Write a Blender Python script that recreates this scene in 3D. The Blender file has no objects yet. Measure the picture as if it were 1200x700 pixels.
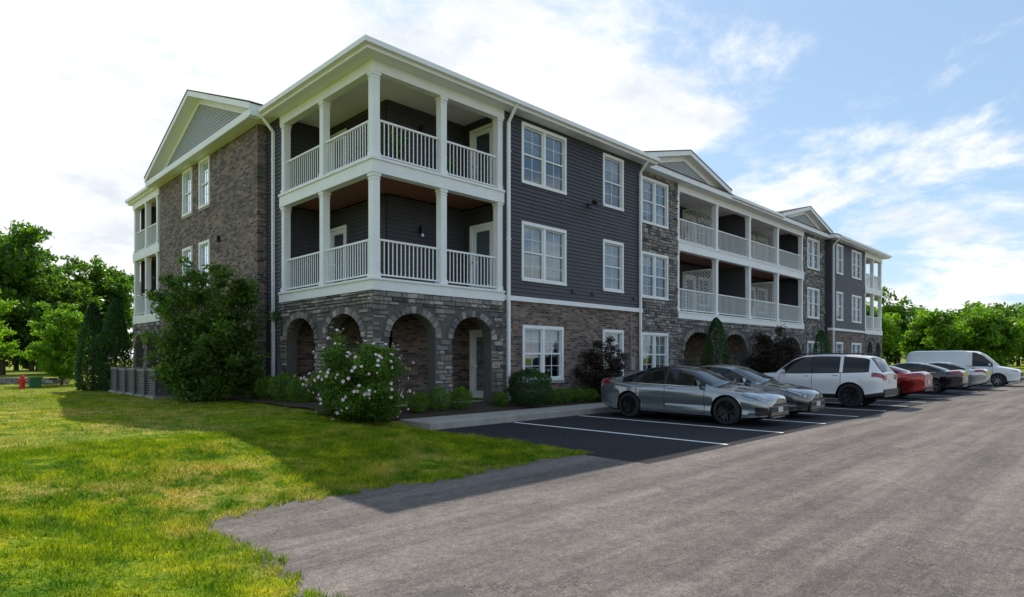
import bpy, bmesh, math, random
import numpy as np
from mathutils import Vector, Matrix
random.seed(7); RNG=np.random.default_rng(11)
SC=bpy.context.scene
def link(o): SC.collection.objects.link(o); return o
def empty(name,loc=(0,0,0),rz=0):
    e=bpy.data.objects.new(name,None); e.location=loc; e.rotation_euler=(0,0,rz); return link(e)

# ---------------------------------------------------------------- materials
def newmat(name):
    m=bpy.data.materials.new(name); m.use_nodes=True
    nt=m.node_tree; b=nt.nodes.get('Principled BSDF'); return m,nt,b
def N(nt,t,**k):
    n=nt.nodes.new(t)
    for a,v in k.items(): setattr(n,a,v)
    return n
def ramp(nt,stops,interp='LINEAR'):
    r=N(nt,'ShaderNodeValToRGB'); r.color_ramp.interpolation=interp
    e=r.color_ramp.elements
    while len(e)<len(stops): e.new(0.5)
    for i,(p,c) in enumerate(stops):
        e[i].position=p; e[i].color=(c[0],c[1],c[2],1)
    return r
def noise(nt,vec,scale,detail=4,rough=.55):
    n=N(nt,'ShaderNodeTexNoise'); n.inputs['Scale'].default_value=scale
    n.inputs['Detail'].default_value=detail; n.inputs['Roughness'].default_value=rough
    if vec is not None: nt.links.new(vec,n.inputs['Vector'])
    return n
def mixc(nt,fac,a,b,mode='MIX'):
    m=N(nt,'ShaderNodeMix',data_type='RGBA',blend_type=mode)
    for s,v in ((m.inputs[0],fac),(m.inputs[6],a),(m.inputs[7],b)):
        if isinstance(v,(int,float)): s.default_value=v
        elif isinstance(v,tuple): s.default_value=(v[0],v[1],v[2],1)
        else: nt.links.new(v,s)
    return m.outputs[2]
def mth(nt,op,a,b=None,c=None,clamp=False):
    m=N(nt,'ShaderNodeMath',operation=op); m.use_clamp=clamp
    for i,v in enumerate((a,b,c)):
        if v is None: continue
        if isinstance(v,(int,float)): m.inputs[i].default_value=v
        else: nt.links.new(v,m.inputs[i])
    return m.outputs[0]
def bump(nt,b,h,dist=.01,strength=.6):
    bp=N(nt,'ShaderNodeBump'); bp.inputs['Distance'].default_value=dist; bp.inputs['Strength'].default_value=strength
    nt.links.new(h,bp.inputs['Height']); nt.links.new(bp.outputs[0],b.inputs['Normal'])
def pos(nt): return N(nt,'ShaderNodeNewGeometry')
def simple(name,col,rough=.6,var=.12,scale=3,metal=0,coat=0,bumpd=0):
    m,nt,b=newmat(name); g=pos(nt)
    n=noise(nt,g.outputs['Position'],scale,5)
    c1=tuple(c*(1-var) for c in col); c2=tuple(min(1,c*(1+var)) for c in col)
    r=ramp(nt,[(.3,c1),(.7,c2)]); nt.links.new(n.outputs[0],r.inputs[0]); nt.links.new(r.outputs[0],b.inputs['Base Color'])
    b.inputs['Roughness'].default_value=rough; b.inputs['Metallic'].default_value=metal
    b.inputs['Coat Weight'].default_value=coat; b.inputs['Coat Roughness'].default_value=.03
    if bumpd:
        n2=noise(nt,g.outputs['Position'],scale*15,3); bump(nt,b,n2.outputs[0],bumpd,.5)
    return m
M={}
M['white']=simple('white_paint',(.85,.85,.84),.5,.04,2)
M['siding']=simple('charcoal_siding',(.054,.052,.062),.55,.14,1.3,bumpd=.001)
M['siding_light']=simple('grey_shake',(.38,.39,.40),.7,.12,6)
M['roof']=simple('roof_shingle',(.12,.10,.09),.9,.25,8,bumpd=.004)
M['woodsoffit']=simple('brown_soffit',(.22,.08,.048),.6,.2,4)
M['concrete']=simple('concrete',(.36,.33,.29),.85,.18,2.5,bumpd=.003)
M['black']=simple('black_plastic',(.012,.012,.013),.45,.1)
M['gloss_black']=simple('gloss_black',(.008,.008,.009),.12,.1)
M['rubber']=simple('tyre_rubber',(.018,.018,.018),.8,.1)
M['rim_dark']=simple('dark_alloy',(.035,.035,.038),.28,.1,metal=.7)
M['rim_light']=simple('silver_alloy',(.45,.45,.46),.3,.05,metal=.8)
M['chrome']=simple('chrome_trim',(.6,.6,.62),.15,.02,metal=1)
M['mortar']=simple('mortar',(.115,.105,.095),.95,.2,9)
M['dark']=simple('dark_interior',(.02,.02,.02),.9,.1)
M['bark']=simple('bark',(.11,.08,.055),.95,.3,9,bumpd=.01)
M['mulch']=simple('mulch',(.055,.032,.02),.95,.5,14,bumpd=.03)
M['curtain']=simple('blind',(.50,.54,.57),.7,.05)
M['ac']=simple('ac_metal',(.13,.13,.13),.5,.15)
M['ac_lid']=simple('ac_lid',(.24,.24,.235),.5,.15)
M['ac_coil']=simple('ac_coil',(.085,.085,.085),.6,.3,30)
M['red']=simple('red_enamel',(.55,.02,.015),.4,.1)
M['green']=simple('green_enamel',(.02,.15,.06),.5,.1)
M['terracotta']=simple('terracotta',(.30,.10,.05),.8,.15)
M['taillight']=simple('tail_light',(.28,.008,.008),.12,.1,coat=1)
M['lamp']=simple('headlight_glass',(.42,.44,.47),.06,.5,26,metal=.6,coat=1)
M['plate']=simple('licence_plate',(.6,.62,.64),.4,.1,30)

def brickmat():
    m,nt,b=newmat('brick'); g=pos(nt)
    s=N(nt,'ShaderNodeSeparateXYZ'); nt.links.new(g.outputs['Position'],s.inputs[0])
    u=mth(nt,'ADD',s.outputs[0],s.outputs[1])
    c=N(nt,'ShaderNodeCombineXYZ'); nt.links.new(u,c.inputs[0]); nt.links.new(s.outputs[2],c.inputs[1])
    t=N(nt,'ShaderNodeTexBrick'); nt.links.new(c.outputs[0],t.inputs['Vector'])
    t.inputs['Scale'].default_value=1; t.inputs['Brick Width'].default_value=.225; t.inputs['Row Height'].default_value=.076
    t.inputs['Mortar Size'].default_value=.006; t.inputs['Mortar Smooth'].default_value=.3; t.inputs['Bias'].default_value=0
    t.inputs['Color1'].default_value=(0,0,0,1); t.inputs['Color2'].default_value=(1,1,1,1); t.inputs['Mortar'].default_value=(.5,.5,.5,1)
    r=ramp(nt,[(0,(.038,.032,.032)),(.3,(.13,.092,.078)),(.6,(.215,.145,.115)),(.85,(.29,.22,.18)),(1,(.06,.05,.048))])
    nt.links.new(t.outputs['Color'],r.inputs[0])
    n=noise(nt,g.outputs['Position'],1.2,5)
    col=mixc(nt,t.outputs['Fac'],r.outputs[0],(.31,.275,.245))
    v=ramp(nt,[(.3,(.75,.75,.75)),(.7,(1.12,1.09,1.07))]); nt.links.new(n.outputs[0],v.inputs[0])
    nt.links.new(mixc(nt,1.0,col,v.outputs[0],'MULTIPLY'),b.inputs['Base Color'])
    b.inputs['Roughness'].default_value=.85
    bump(nt,b,mth(nt,'SUBTRACT',1,t.outputs['Fac']),.008,.8)
    return m
M['brick']=brickmat()
def stonemat():
    m,nt,b=newmat('ledger_stone'); g=pos(nt)
    r=ramp(nt,[(0,(.06,.058,.062)),(.2,(.15,.145,.145)),(.4,(.26,.245,.23)),(.6,(.20,.165,.13)),(.78,(.42,.385,.345)),(1,(.12,.11,.105))])
    nt.links.new(g.outputs['Random Per Island'],r.inputs[0])
    n=noise(nt,g.outputs['Position'],9,6,.65)
    v=ramp(nt,[(.3,(.6,.6,.6)),(.7,(1.3,1.3,1.3))]); nt.links.new(n.outputs[0],v.inputs[0])
    nt.links.new(mixc(nt,1.0,r.outputs[0],v.outputs[0],'MULTIPLY'),b.inputs['Base Color'])
    b.inputs['Roughness'].default_value=.85; bump(nt,b,n.outputs[0],.03,.7)
    return m
M['stone']=stonemat()
def glassmat(name,fac,tint=(.75,.85,.95)):
    m,nt,b=newmat(name); out=nt.nodes['Material Output']
    gl=N(nt,'ShaderNodeBsdfGlossy'); gl.inputs['Roughness'].default_value=.02; gl.inputs['Color'].default_value=(*tint,1)
    tr=N(nt,'ShaderNodeBsdfTransparent'); tr.inputs['Color'].default_value=(.78,.86,.88,1)
    fr=N(nt,'ShaderNodeLayerWeight'); fr.inputs['Blend'].default_value=.3
    f=mth(nt,'MULTIPLY_ADD',fr.outputs['Fresnel'],.7,fac,clamp=True)
    mx=N(nt,'ShaderNodeMixShader'); nt.links.new(f,mx.inputs[0]); nt.links.new(tr.outputs[0],mx.inputs[1]); nt.links.new(gl.outputs[0],mx.inputs[2])
    nt.links.new(mx.outputs[0],out.inputs[0]); return m
M['glass']=glassmat('window_glass',.16)
def carglass():
    m,nt,b=newmat('tinted_glass'); b.inputs['Base Color'].default_value=(.008,.009,.011,1)
    b.inputs['Roughness'].default_value=.03; b.inputs['IOR'].default_value=1.45
    return m
M['carglass']=carglass()
def paint(name,col,metal=.5):
    m,nt,b=newmat(name); g=pos(nt); n=noise(nt,g.outputs['Position'],400,2)
    r=ramp(nt,[(.3,tuple(c*.85 for c in col)),(.7,tuple(min(1,c*1.1) for c in col))]); nt.links.new(n.outputs[0],r.inputs[0])
    nt.links.new(r.outputs[0],b.inputs['Base Color']); b.inputs['Metallic'].default_value=metal
    b.inputs['Roughness'].default_value=.15 if metal>.3 else .35; b.inputs['Coat Weight'].default_value=1; b.inputs['Coat Roughness'].default_value=.01
    return m
def leafmat(name,c1,c2,c3,trans=.35,noisescale=.9):
    m,nt,b=newmat(name); g=pos(nt); out=nt.nodes['Material Output']
    r=ramp(nt,[(0,c1),(.5,c2),(1,c3)]); nt.links.new(g.outputs['Random Per Island'],r.inputs[0])
    n=noise(nt,g.outputs['Position'],noisescale,3)
    v=ramp(nt,[(.35,(.7,.72,.7)),(.65,(1.25,1.25,1.15))]); nt.links.new(n.outputs[0],v.inputs[0])
    col=mixc(nt,1.0,r.outputs[0],v.outputs[0],'MULTIPLY')
    nt.links.new(col,b.inputs['Base Color']); b.inputs['Roughness'].default_value=.42
    b.inputs['Specular IOR Level'].default_value=.4
    t=N(nt,'ShaderNodeBsdfTranslucent')
    nt.links.new(mixc(nt,1.0,col,(1.6,1.8,.6),'MULTIPLY'),t.inputs['Color'])
    mx=N(nt,'ShaderNodeMixShader'); mx.inputs[0].default_value=trans
    nt.links.new(b.outputs[0],mx.inputs[1]); nt.links.new(t.outputs[0],mx.inputs[2]); nt.links.new(mx.outputs[0],out.inputs[0])
    return m
M['leaf']=leafmat('leaf_green',(.04,.09,.016),(.085,.165,.024),(.16,.25,.04),.45)
M['leaf_tree']=leafmat('leaf_tree',(.045,.10,.012),(.075,.155,.018),(.12,.21,.025),.5,.4)
M['leaf_bright']=leafmat('leaf_bright',(.08,.16,.012),(.13,.24,.018),(.19,.30,.03),.5,.3)
M['leaf_dark']=leafmat('leaf_dark',(.018,.055,.018),(.035,.09,.022),(.06,.135,.026),.35)
M['leaf_box']=leafmat('leaf_boxwood',(.05,.12,.012),(.10,.20,.015),(.17,.28,.028),.4,5)
M['leaf_purple']=leafmat('leaf_purple',(.022,.012,.015),(.045,.02,.022),(.05,.05,.025),.25,3)
def petalmat():
    m,nt,b=newmat('petal'); g=pos(nt); r=ramp(nt,[(0,(.75,.42,.52)),(.5,(.84,.62,.70)),(1,(.88,.80,.82))])
    nt.links.new(g.outputs['Random Per Island'],r.inputs[0]); nt.links.new(r.outputs[0],b.inputs['Base Color']); b.inputs['Roughness'].default_value=.6; return m
M['petal']=petalmat()

def lawncol(nt,g):
    P=g.outputs['Position']
    n1=noise(nt,P,.45,5,.6); n2=noise(nt,P,2.6,5,.7); n3=noise(nt,P,22,3,.7); n4=noise(nt,P,.16,3,.5)
    r=ramp(nt,[(.32,(.055,.14,.005)),(.48,(.16,.235,.008)),(.64,(.33,.35,.014))]); nt.links.new(n2.outputs[0],r.inputs[0])
    dry=ramp(nt,[(.45,(0,0,0)),(.60,(1,1,1))]); nt.links.new(n1.outputs[0],dry.inputs[0])
    dry2=ramp(nt,[(.42,(0,0,0)),(.58,(1,1,1))]); nt.links.new(n2.outputs[0],dry2.inputs[0])
    f=mth(nt,'MULTIPLY',mth(nt,'MULTIPLY',dry.outputs[0],dry2.outputs[0]),.85)
    c=mixc(nt,f,r.outputs[0],(.38,.30,.11))
    # faint mowing passes parallel to the lot edge
    wv=N(nt,'ShaderNodeTexWave',wave_type='BANDS',bands_direction='Y'); wv.inputs['Scale'].default_value=.28; wv.inputs['Distortion'].default_value=1.2; wv.inputs['Detail'].default_value=2; nt.links.new(P,wv.inputs['Vector'])
    wr=ramp(nt,[(.3,(.88,.92,.9)),(.7,(1.1,1.07,1.05))]); nt.links.new(wv.outputs['Fac'],wr.inputs[0]); c=mixc(nt,1.0,c,wr.outputs[0],'MULTIPLY')
    v4=ramp(nt,[(.35,(.78,.88,.8)),(.65,(1.2,1.1,1.1))]); nt.links.new(n4.outputs[0],v4.inputs[0])
    c=mixc(nt,1.0,c,v4.outputs[0],'MULTIPLY')
    v=ramp(nt,[(.3,(.5,.55,.5)),(.7,(1.4,1.35,1.35))]); nt.links.new(n3.outputs[0],v.inputs[0])
    return mixc(nt,1.0,c,v.outputs[0],'MULTIPLY'),n3
def lawnmat():
    m,nt,b=newmat('lawn'); g=pos(nt); c,n3=lawncol(nt,g)
    nt.links.new(c,b.inputs['Base Color']); b.inputs['Roughness'].default_value=.9; b.inputs['Specular IOR Level'].default_value=.1
    bump(nt,b,n3.outputs[0],.06,.9); return m
def blademat():
    m,nt,b=newmat('grass_blades'); g=pos(nt); c,n3=lawncol(nt,g); out=nt.nodes['Material Output']
    v=ramp(nt,[(0,(.5,.62,.5)),(.8,(1.2,1.2,1.1)),(1,(1.9,1.5,1.8))]); nt.links.new(g.outputs['Random Per Island'],v.inputs[0])
    c=mixc(nt,1.0,c,v.outputs[0],'MULTIPLY'); nt.links.new(c,b.inputs['Base Color']); b.inputs['Roughness'].default_value=.6
    b.inputs['Specular IOR Level'].default_value=.2
    t=N(nt,'ShaderNodeBsdfTranslucent'); nt.links.new(mixc(nt,1.0,c,(1.6,1.6,.7),'MULTIPLY'),t.inputs['Color'])
    mx=N(nt,'ShaderNodeMixShader'); mx.inputs[0].default_value=.45
    nt.links.new(b.outputs[0],mx.inputs[1]); nt.links.new(t.outputs[0],mx.inputs[2]); nt.links.new(mx.outputs[0],out.inputs[0]); return m
M['lawn']=lawnmat(); M['blade']=blademat()
def asphaltmat(name,a,b_,patch=True):
    m,nt,b=newmat(name); g=pos(nt); P=g.outputs['Position']
    n1=noise(nt,P,.35,8,.7); n2=noise(nt,P,60,4,.8); n3=noise(nt,P,5,8,.75); n6=noise(nt,P,18,4,.75)
    r=ramp(nt,[(.3,a),(.7,b_)]); nt.links.new(n1.outputs[0],r.inputs[0])
    v=ramp(nt,[(.35,(.45,.45,.45)),(.65,(1.55,1.55,1.55))]); nt.links.new(n2.outputs[0],v.inputs[0])
    v3=ramp(nt,[(.35,(.78,.78,.80)),(.65,(1.18,1.17,1.14))]); nt.links.new(n3.outputs[0],v3.inputs[0])
    v6=ramp(nt,[(.35,(.74,.74,.74)),(.65,(1.24,1.24,1.24))]); nt.links.new(n6.outputs[0],v6.inputs[0])
    c=mixc(nt,1.0,mixc(nt,1.0,r.outputs[0],v.outputs[0],'MULTIPLY'),v3.outputs[0],'MULTIPLY')
    c=mixc(nt,1.0,c,v6.outputs[0],'MULTIPLY')
    if patch:
        for rot,sc,lo,hi in ((.06,(.10,2.0,1),.80,1.13),(.35,(.14,1.3,1),.86,1.09)):
            mp=N(nt,'ShaderNodeMapping'); mp.inputs['Scale'].default_value=sc; mp.inputs['Rotation'].default_value=(0,0,rot); nt.links.new(P,mp.inputs[0])
            n4=noise(nt,mp.outputs[0],1,8,.7); w=ramp(nt,[(.42,(lo,lo,lo)),(.58,(hi,hi*.99,hi*.98))]); nt.links.new(n4.outputs[0],w.inputs[0])
            c=mixc(nt,1.0,c,w.outputs[0],'MULTIPLY')
        nd=noise(nt,P,2.5,6,.7); ad=N(nt,'ShaderNodeVectorMath',operation='MULTIPLY_ADD'); nt.links.new(nd.outputs['Color'],ad.inputs[0]); ad.inputs[1].default_value=(1.2,1.2,1.2); nt.links.new(P,ad.inputs[2])
        vo=N(nt,'ShaderNodeTexVoronoi',feature='DISTANCE_TO_EDGE'); vo.inputs['Scale'].default_value=.25; nt.links.new(ad.outputs[0],vo.inputs['Vector'])
        cr=mth(nt,'LESS_THAN',vo.outputs[0],.0028); br=mth(nt,'GREATER_THAN',n3.outputs[0],.45)
        c=mixc(nt,mth(nt,'MULTIPLY',mth(nt,'MULTIPLY',cr,br),.65),c,(.03,.03,.03))
        n5=noise(nt,P,1.1,3,.5); os_=ramp(nt,[(.64,(0,0,0)),(.70,(1,1,1))]); nt.links.new(n5.outputs[0],os_.inputs[0])
        c=mixc(nt,mth(nt,'MULTIPLY',os_.outputs[0],.4),c,(.06,.06,.06))
    nt.links.new(c,b.inputs['Base Color']); b.inputs['Roughness'].default_value=.9; b.inputs['Specular IOR Level'].default_value=.2
    bump(nt,b,n2.outputs[0],.010,.9); return m
M['asphalt']=asphaltmat('worn_asphalt',(.140,.122,.115),(.205,.180,.168))
M['asphalt2']=asphaltmat('sealed_asphalt',(.022,.022,.026),(.036,.035,.040),False)
def linemat():
    m,nt,b=newmat('line_paint'); g=pos(nt); n=noise(nt,g.outputs['Position'],14,6,.75)
    r=ramp(nt,[(.33,(.2,.2,.2)),(.46,(.82,.82,.80))]); nt.links.new(n.outputs[0],r.inputs[0]); nt.links.new(r.outputs[0],b.inputs['Base Color']); b.inputs['Roughness'].default_value=.7; return m
M['line']=linemat()

# ---------------------------------------------------------------- mesh builder
class MB:
    def __init__(s): s.v=[];s.f=[];s.m=[];s.mats=[]
    def mi(s,k):
        if k not in s.mats: s.mats.append(k)
        return s.mats.index(k)
    def poly(s,pts,k):
        n=len(s.v); s.v.extend([tuple(p) for p in pts]); s.f.append(tuple(range(n,n+len(pts)))); s.m.append(s.mi(k))
    def box(s,x0,x1,y0,y1,z0,z1,k):
        if x0>x1:x0,x1=x1,x0
        if y0>y1:y0,y1=y1,y0
        n=len(s.v); s.v.extend([(x0,y0,z0),(x1,y0,z0),(x1,y1,z0),(x0,y1,z0),(x0,y0,z1),(x1,y0,z1),(x1,y1,z1),(x0,y1,z1)])
        for q in ((0,3,2,1),(4,5,6,7),(0,1,5,4),(1,2,6,5),(2,3,7,6),(3,0,4,7)):
            s.f.append(tuple(n+i for i in q)); s.m.append(s.mi(k))
    def hexa(s,p,k):
        n=len(s.v); s.v.extend([tuple(q) for q in p])
        for q in ((0,3,2,1),(4,5,6,7),(0,1,5,4),(1,2,6,5),(2,3,7,6),(3,0,4,7)):
            s.f.append(tuple(n+i for i in q)); s.m.append(s.mi(k))
    def cyl(s,p0,p1,r0,r1,k,seg=8,caps=True):
        p0=Vector(p0);p1=Vector(p1);d=(p1-p0)
        if d.length<1e-6:return
        q=d.to_track_quat('Z','Y'); n=len(s.v)
        for p,r in((p0,r0),(p1,r1)):
            for i in range(seg):
                a=2*math.pi*i/seg; s.v.append(tuple(p+q@Vector((r*math.cos(a),r*math.sin(a),0))))
        for i in range(seg):
            j=(i+1)%seg; s.f.append((n+i,n+j,n+seg+j,n+seg+i)); s.m.append(s.mi(k))
        if caps:
            s.f.append(tuple(n+i for i in reversed(range(seg)))); s.m.append(s.mi(k))
            s.f.append(tuple(n+seg+i for i in range(seg))); s.m.append(s.mi(k))
    def obj(s,name,parent=None,smooth=None,recalc=True):
        me=bpy.data.meshes.new(name); me.from_pydata(s.v,[],s.f)
        for k in s.mats: me.materials.append(M[k] if isinstance(k,str) else k)
        me.polygons.foreach_set('material_index',s.m)
        if recalc:
            bm=bmesh.new(); bm.from_mesh(me); bmesh.ops.recalc_face_normals(bm,faces=bm.faces); bm.to_mesh(me); bm.free()
        if smooth is not None:
            me.polygons.foreach_set('use_smooth',[True]*len(me.polygons)); me.set_sharp_from_angle(angle=math.radians(smooth))
        me.update(); o=bpy.data.objects.new(name,me); link(o)
        if parent: o.parent=parent
        return o
def pt(F,u,o,z):
    return (u,F[1]-F[2]*o,z) if F[0]=='x' else (F[1]-F[2]*o,u,z)
def fbox(mb,F,u0,u1,o0,o1,z0,z1,k):
    a=pt(F,u0,o0,z0); b=pt(F,u1,o1,z1); mb.box(a[0],b[0],a[1],b[1],z0,z1,k)
def cells(u0,u1,z0,z1,holes):
    us=sorted(set([u0,u1]+[min(max(h[i],u0),u1) for h in holes for i in(0,1)]))
    zs=sorted(set([z0,z1]+[min(max(h[i],z0),z1) for h in holes for i in(2,3)]))
    for a,b in zip(us,us[1:]):
        run=None
        for c,d in zip(zs,zs[1:]):
            m=((a+b)/2,(c+d)/2)
            inh=any(h[0]<m[0]<h[1] and h[2]<m[1]<h[3] for h in holes)
            if inh:
                if run: yield (a,b,run[0],run[1])
                run=None
            else: run=(run[0],d) if run else (c,d)
        if run: yield (a,b,run[0],run[1])
def wall(mb,F,u0,u1,z0,z1,holes,k,th=.2,o=0):
    for a,b,c,d in cells(u0,u1,z0,z1,holes): fbox(mb,F,a,b,o-th,o,c,d,k)
LAP=.125
def laps(mb,F,u0,u1,z0,z1,holes,k='siding',o=.004,lap=LAP,dep=.026):
    for a,b,c,d in cells(u0,u1,z0,z1,holes):
        i=math.floor(c/lap)
        while i*lap<d-1e-4:
            zb=max(c,i*lap); zt=min(d,(i+1)*lap)
            if zt-zb>1e-3:
                fb=(zb-i*lap)/lap; ft=(zt-i*lap)/lap
                ob=o+dep*(1-fb); ot=o+dep*(1-ft)
                mb.poly([pt(F,a,ob,zb),pt(F,b,ob,zb),pt(F,b,ot,zt),pt(F,a,ot,zt)],k)
                mb.poly([pt(F,a,o,zb),pt(F,b,o,zb),pt(F,b,ob,zb),pt(F,a,ob,zb)],k)
            i+=1
def sided(mb,F,u0,u1,z0,z1,holes,k='siding',th=.2):
    wall(mb,F,u0,u1,z0,z1,holes,k,th); laps(mb,F,u0,u1,z0,z1,holes,k)

BLD=empty('apartment_building')
W_br=MB(); W_sd=MB(); W_st=MB(); TR=MB(); RL=MB(); WF=MB(); GL=MB(); BL=MB(); RF=MB(); FL=MB(); MISC=MB()
Z0=0.0; F1=.36; F2=3.72; F3=6.81; SF=9.28; LIP=9.5

def window(F,u0,u1,z0,z1,twin=True,blind=.5,cols=2):
    t=.09
    fbox(WF,F,u0-t,u1+t,-.02,.05,z1,z1+t*1.2,'white'); fbox(WF,F,u0-t,u1+t,-.02,.06,z0-t,z0,'white')
    fbox(WF,F,u0-t,u0,-.02,.045,z0,z1,'white'); fbox(WF,F,u1,u1+t,-.02,.045,z0,z1,'white')
    units=[(u0,u1)]
    if twin:
        c=(u0+u1)/2; fbox(WF,F,c-.05,c+.05,-.1,.03,z0,z1,'white'); units=[(u0,c-.05),(c+.05,u1)]
    for a,b in units:
        e=.04; zm=(z0+z1)/2
        for q in ((a,a+e,z0,z1),(b-e,b,z0,z1)): fbox(WF,F,q[0],q[1],-.1,-.01,q[2],q[3],'white')
        for q in ((z0,z0+e),(z1-e,z1),(zm-.025,zm+.025)): fbox(WF,F,a+e,b-e,-.098,-.012,q[0],q[1],'white')
        for i in range(1,cols):
            c=a+(b-a)*i/cols; fbox(WF,F,c-.009,c+.009,-.072,-.048,z0+e,zm-.025,'white'); fbox(WF,F,c-.009,c+.009,-.072,-.048,zm+.025,z1-e,'white')
        for zc in ((z0+zm)/2,(zm+z1)/2): fbox(WF,F,a+e,b-e,-.07,-.05,zc-.009,zc+.009,'white')
        GL.poly([pt(F,a+e,-.06,z0+e),pt(F,b-e,-.06,z0+e),pt(F,b-e,-.06,z1-e),pt(F,a+e,-.06,z1-e)],'glass')
        bl=max(0.1,min(1,blind+random.uniform(-.12,.12)))
        zb=z1-(z1-z0)*bl; z=zb
        while z<z1-.03:
            BL.poly([pt(F,a+.02,-.13,z),pt(F,b-.02,-.13,z),pt(F,b-.02,-.165,z+.042),pt(F,a+.02,-.165,z+.042)],'curtain'); z+=.045
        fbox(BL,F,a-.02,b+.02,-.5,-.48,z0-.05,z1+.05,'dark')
def door(F,u0,u1,z0,h=2.1,lite=True):
    t=.1
    fbox(WF,F,u0-t,u0,-.04,.05,z0,z0+h+t,'white'); fbox(WF,F,u1,u1+t,-.04,.05,z0,z0+h+t,'white'); fbox(WF,F,u0,u1,-.04,.045,z0+h,z0+h+t,'white')
    s=.13
    fbox(WF,F,u0,u0+s,-.06,.012,z0,z0+h,'white'); fbox(WF,F,u1-s,u1,-.06,.012,z0,z0+h,'white')
    fbox(WF,F,u0+s,u1-s,-.06,.01,z0,z0+.25,'white'); fbox(WF,F,u0+s,u1-s,-.06,.01,z0+h-s,z0+h,'white')
    GL.poly([pt(F,u0+s,-.02,z0+.25),pt(F,u1-s,-.02,z0+.25),pt(F,u1-s,-.02,z0+h-s),pt(F,u0+s,-.02,z0+h-s)],'glass')
    z=z0+.25
    while z<z0+h-s:
        BL.poly([pt(F,u0+s,-.035,z),pt(F,u1-s,-.035,z),pt(F,u1-s,-.055,z+.045),pt(F,u0+s,-.055,z+.045)],'curtain'); z+=.048
    fbox(MISC,F,u1-.09,u1-.04,.012,.07,z0+1.0,z0+1.05,'chrome')
def railing(F,u0,u1,o,z):
    fbox(RL,F,u0,u1,o-.035,o+.035,z+.98,z+1.03,'white'); fbox(RL,F,u0,u1,o-.025,o+.025,z+.08,z+.12,'white')
    n=int((u1-u0)/.125)
    for i in range(n):
        c=u0+(u1-u0)*(i+.5)/n; fbox(RL,F,c-.011,c+.011,o-.011,o+.011,z+.12,z+.98,'white')
def post(cx,cy,z0,z1,w=.21):
    h=w/2
    TR.box(cx-h,cx+h,cy-h,cy+h,z0,z1,'white')
    for a,b,e in ((z0,z0+.14,.02),(z1-.08,z1,.025),(z1-.16,z1-.13,.014)):
        TR.box(cx-h-e,cx+h+e,cy-h-e,cy+h+e,a+.001,b-.001,'white')
def archz(u,a):
    c=(a[0]+a[1])/2; h=(a[1]-a[0])/2; t=max(0,1-((u-c)/h)**2); return a[2]+(a[3]-a[2])*math.sqrt(t)
def stones(F,u0,u1,z0,z1,rects,arches,o=0,seed=1):
    rr=random.Random(seed); z=z0
    while z<z1-.02:
        h=rr.choice([.09,.12,.15,.19,.23]); h=min(h,z1-z)
        if z1-(z+h)<.06: h=z1-z
        u=u0
        while u<u1-.01:
            w=rr.uniform(.14,.5); 
            if u1-(u+w)<.1: w=u1-u
            a,b=u,u+w; c,d=z,z+h; u+=w
            if h>.18 and rr.random()<.4:
                parts=[(a,b,c,c+h*.5),(a,b,c+h*.5,d)]
            else: parts=[(a,b,c,d)]
            for (a,b,c,d) in parts:
                mu,mz=(a+b)/2,(c+d)/2; bad=False
                for R in rects:
                    if R[0]<b and a<R[1] and R[2]<d and c<R[3]:
                        if mu<R[0]: b=min(b,R[0])
                        elif mu>R[1]: a=max(a,R[1])
                        elif mz<R[2]: d=min(d,R[2])
                        elif mz>R[3]: c=max(c,R[3])
                        else: bad=True
                for A in arches:
                    m=.19
                    O=(A[0]-m,A[1]+m,A[2],A[3]+m)
                    for uu in (a,b,mu):
                        if A[0]<uu<A[1] and c<A[2]: 
                            if mu<A[0]: b=min(b,A[0])
                            elif mu>A[1]: a=max(a,A[1])
                            else: bad=True
                        for zz in (c,d,mz):
                            if zz>=A[2]-.02 and O[0]<uu<O[1] and zz<archz(uu,O): bad=True
                if bad or b-a<.04 or d-c<.03: continue
                g=.008; e=.012; p=o+rr.uniform(.02,.06)
                j=lambda: rr.uniform(-.006,.006)
                base=[(a+g+j(),c+g+j()),(b-g+j(),c+g+j()),(b-g+j(),d-g+j()),(a+g+j(),d-g+j())]
                cu,cz=(a+b)/2,(c+d)/2
                top=[(x+(e if x<cu else -e)+j()*.5,y+(e if y<cz else -e)+j()*.5) for x,y in base]
                W_st.hexa([pt(F,x,o+.001,y) for x,y in base]+[pt(F,x,p+rr.uniform(-.006,.006),y) for x,y in top],'stone')
        z+=h
def voussoir(F,A,o=0,seed=3):
    rr=random.Random(seed); c=(A[0]+A[1])/2; h=(A[1]-A[0])/2; v=A[3]-A[2]; n=15
    for i in range(n):
        t0=math.pi*i/n+.012; t1=math.pi*(i+1)/n-.012; m=.18+rr.uniform(-.012,.015)
        q=[(c+h*math.cos(t0),A[2]+v*math.sin(t0)),(c+h*math.cos(t1),A[2]+v*math.sin(t1)),
           (c+(h+m)*math.cos(t1),A[2]+(v+m)*math.sin(t1)),(c+(h+m)*math.cos(t0),A[2]+(v+m)*math.sin(t0))]
        p=o+.045+rr.uniform(0,.02)
        W_st.hexa([pt(F,x,o-.1,y) for x,y in q]+[pt(F,x,p,y) for x,y in q],'stone')
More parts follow.
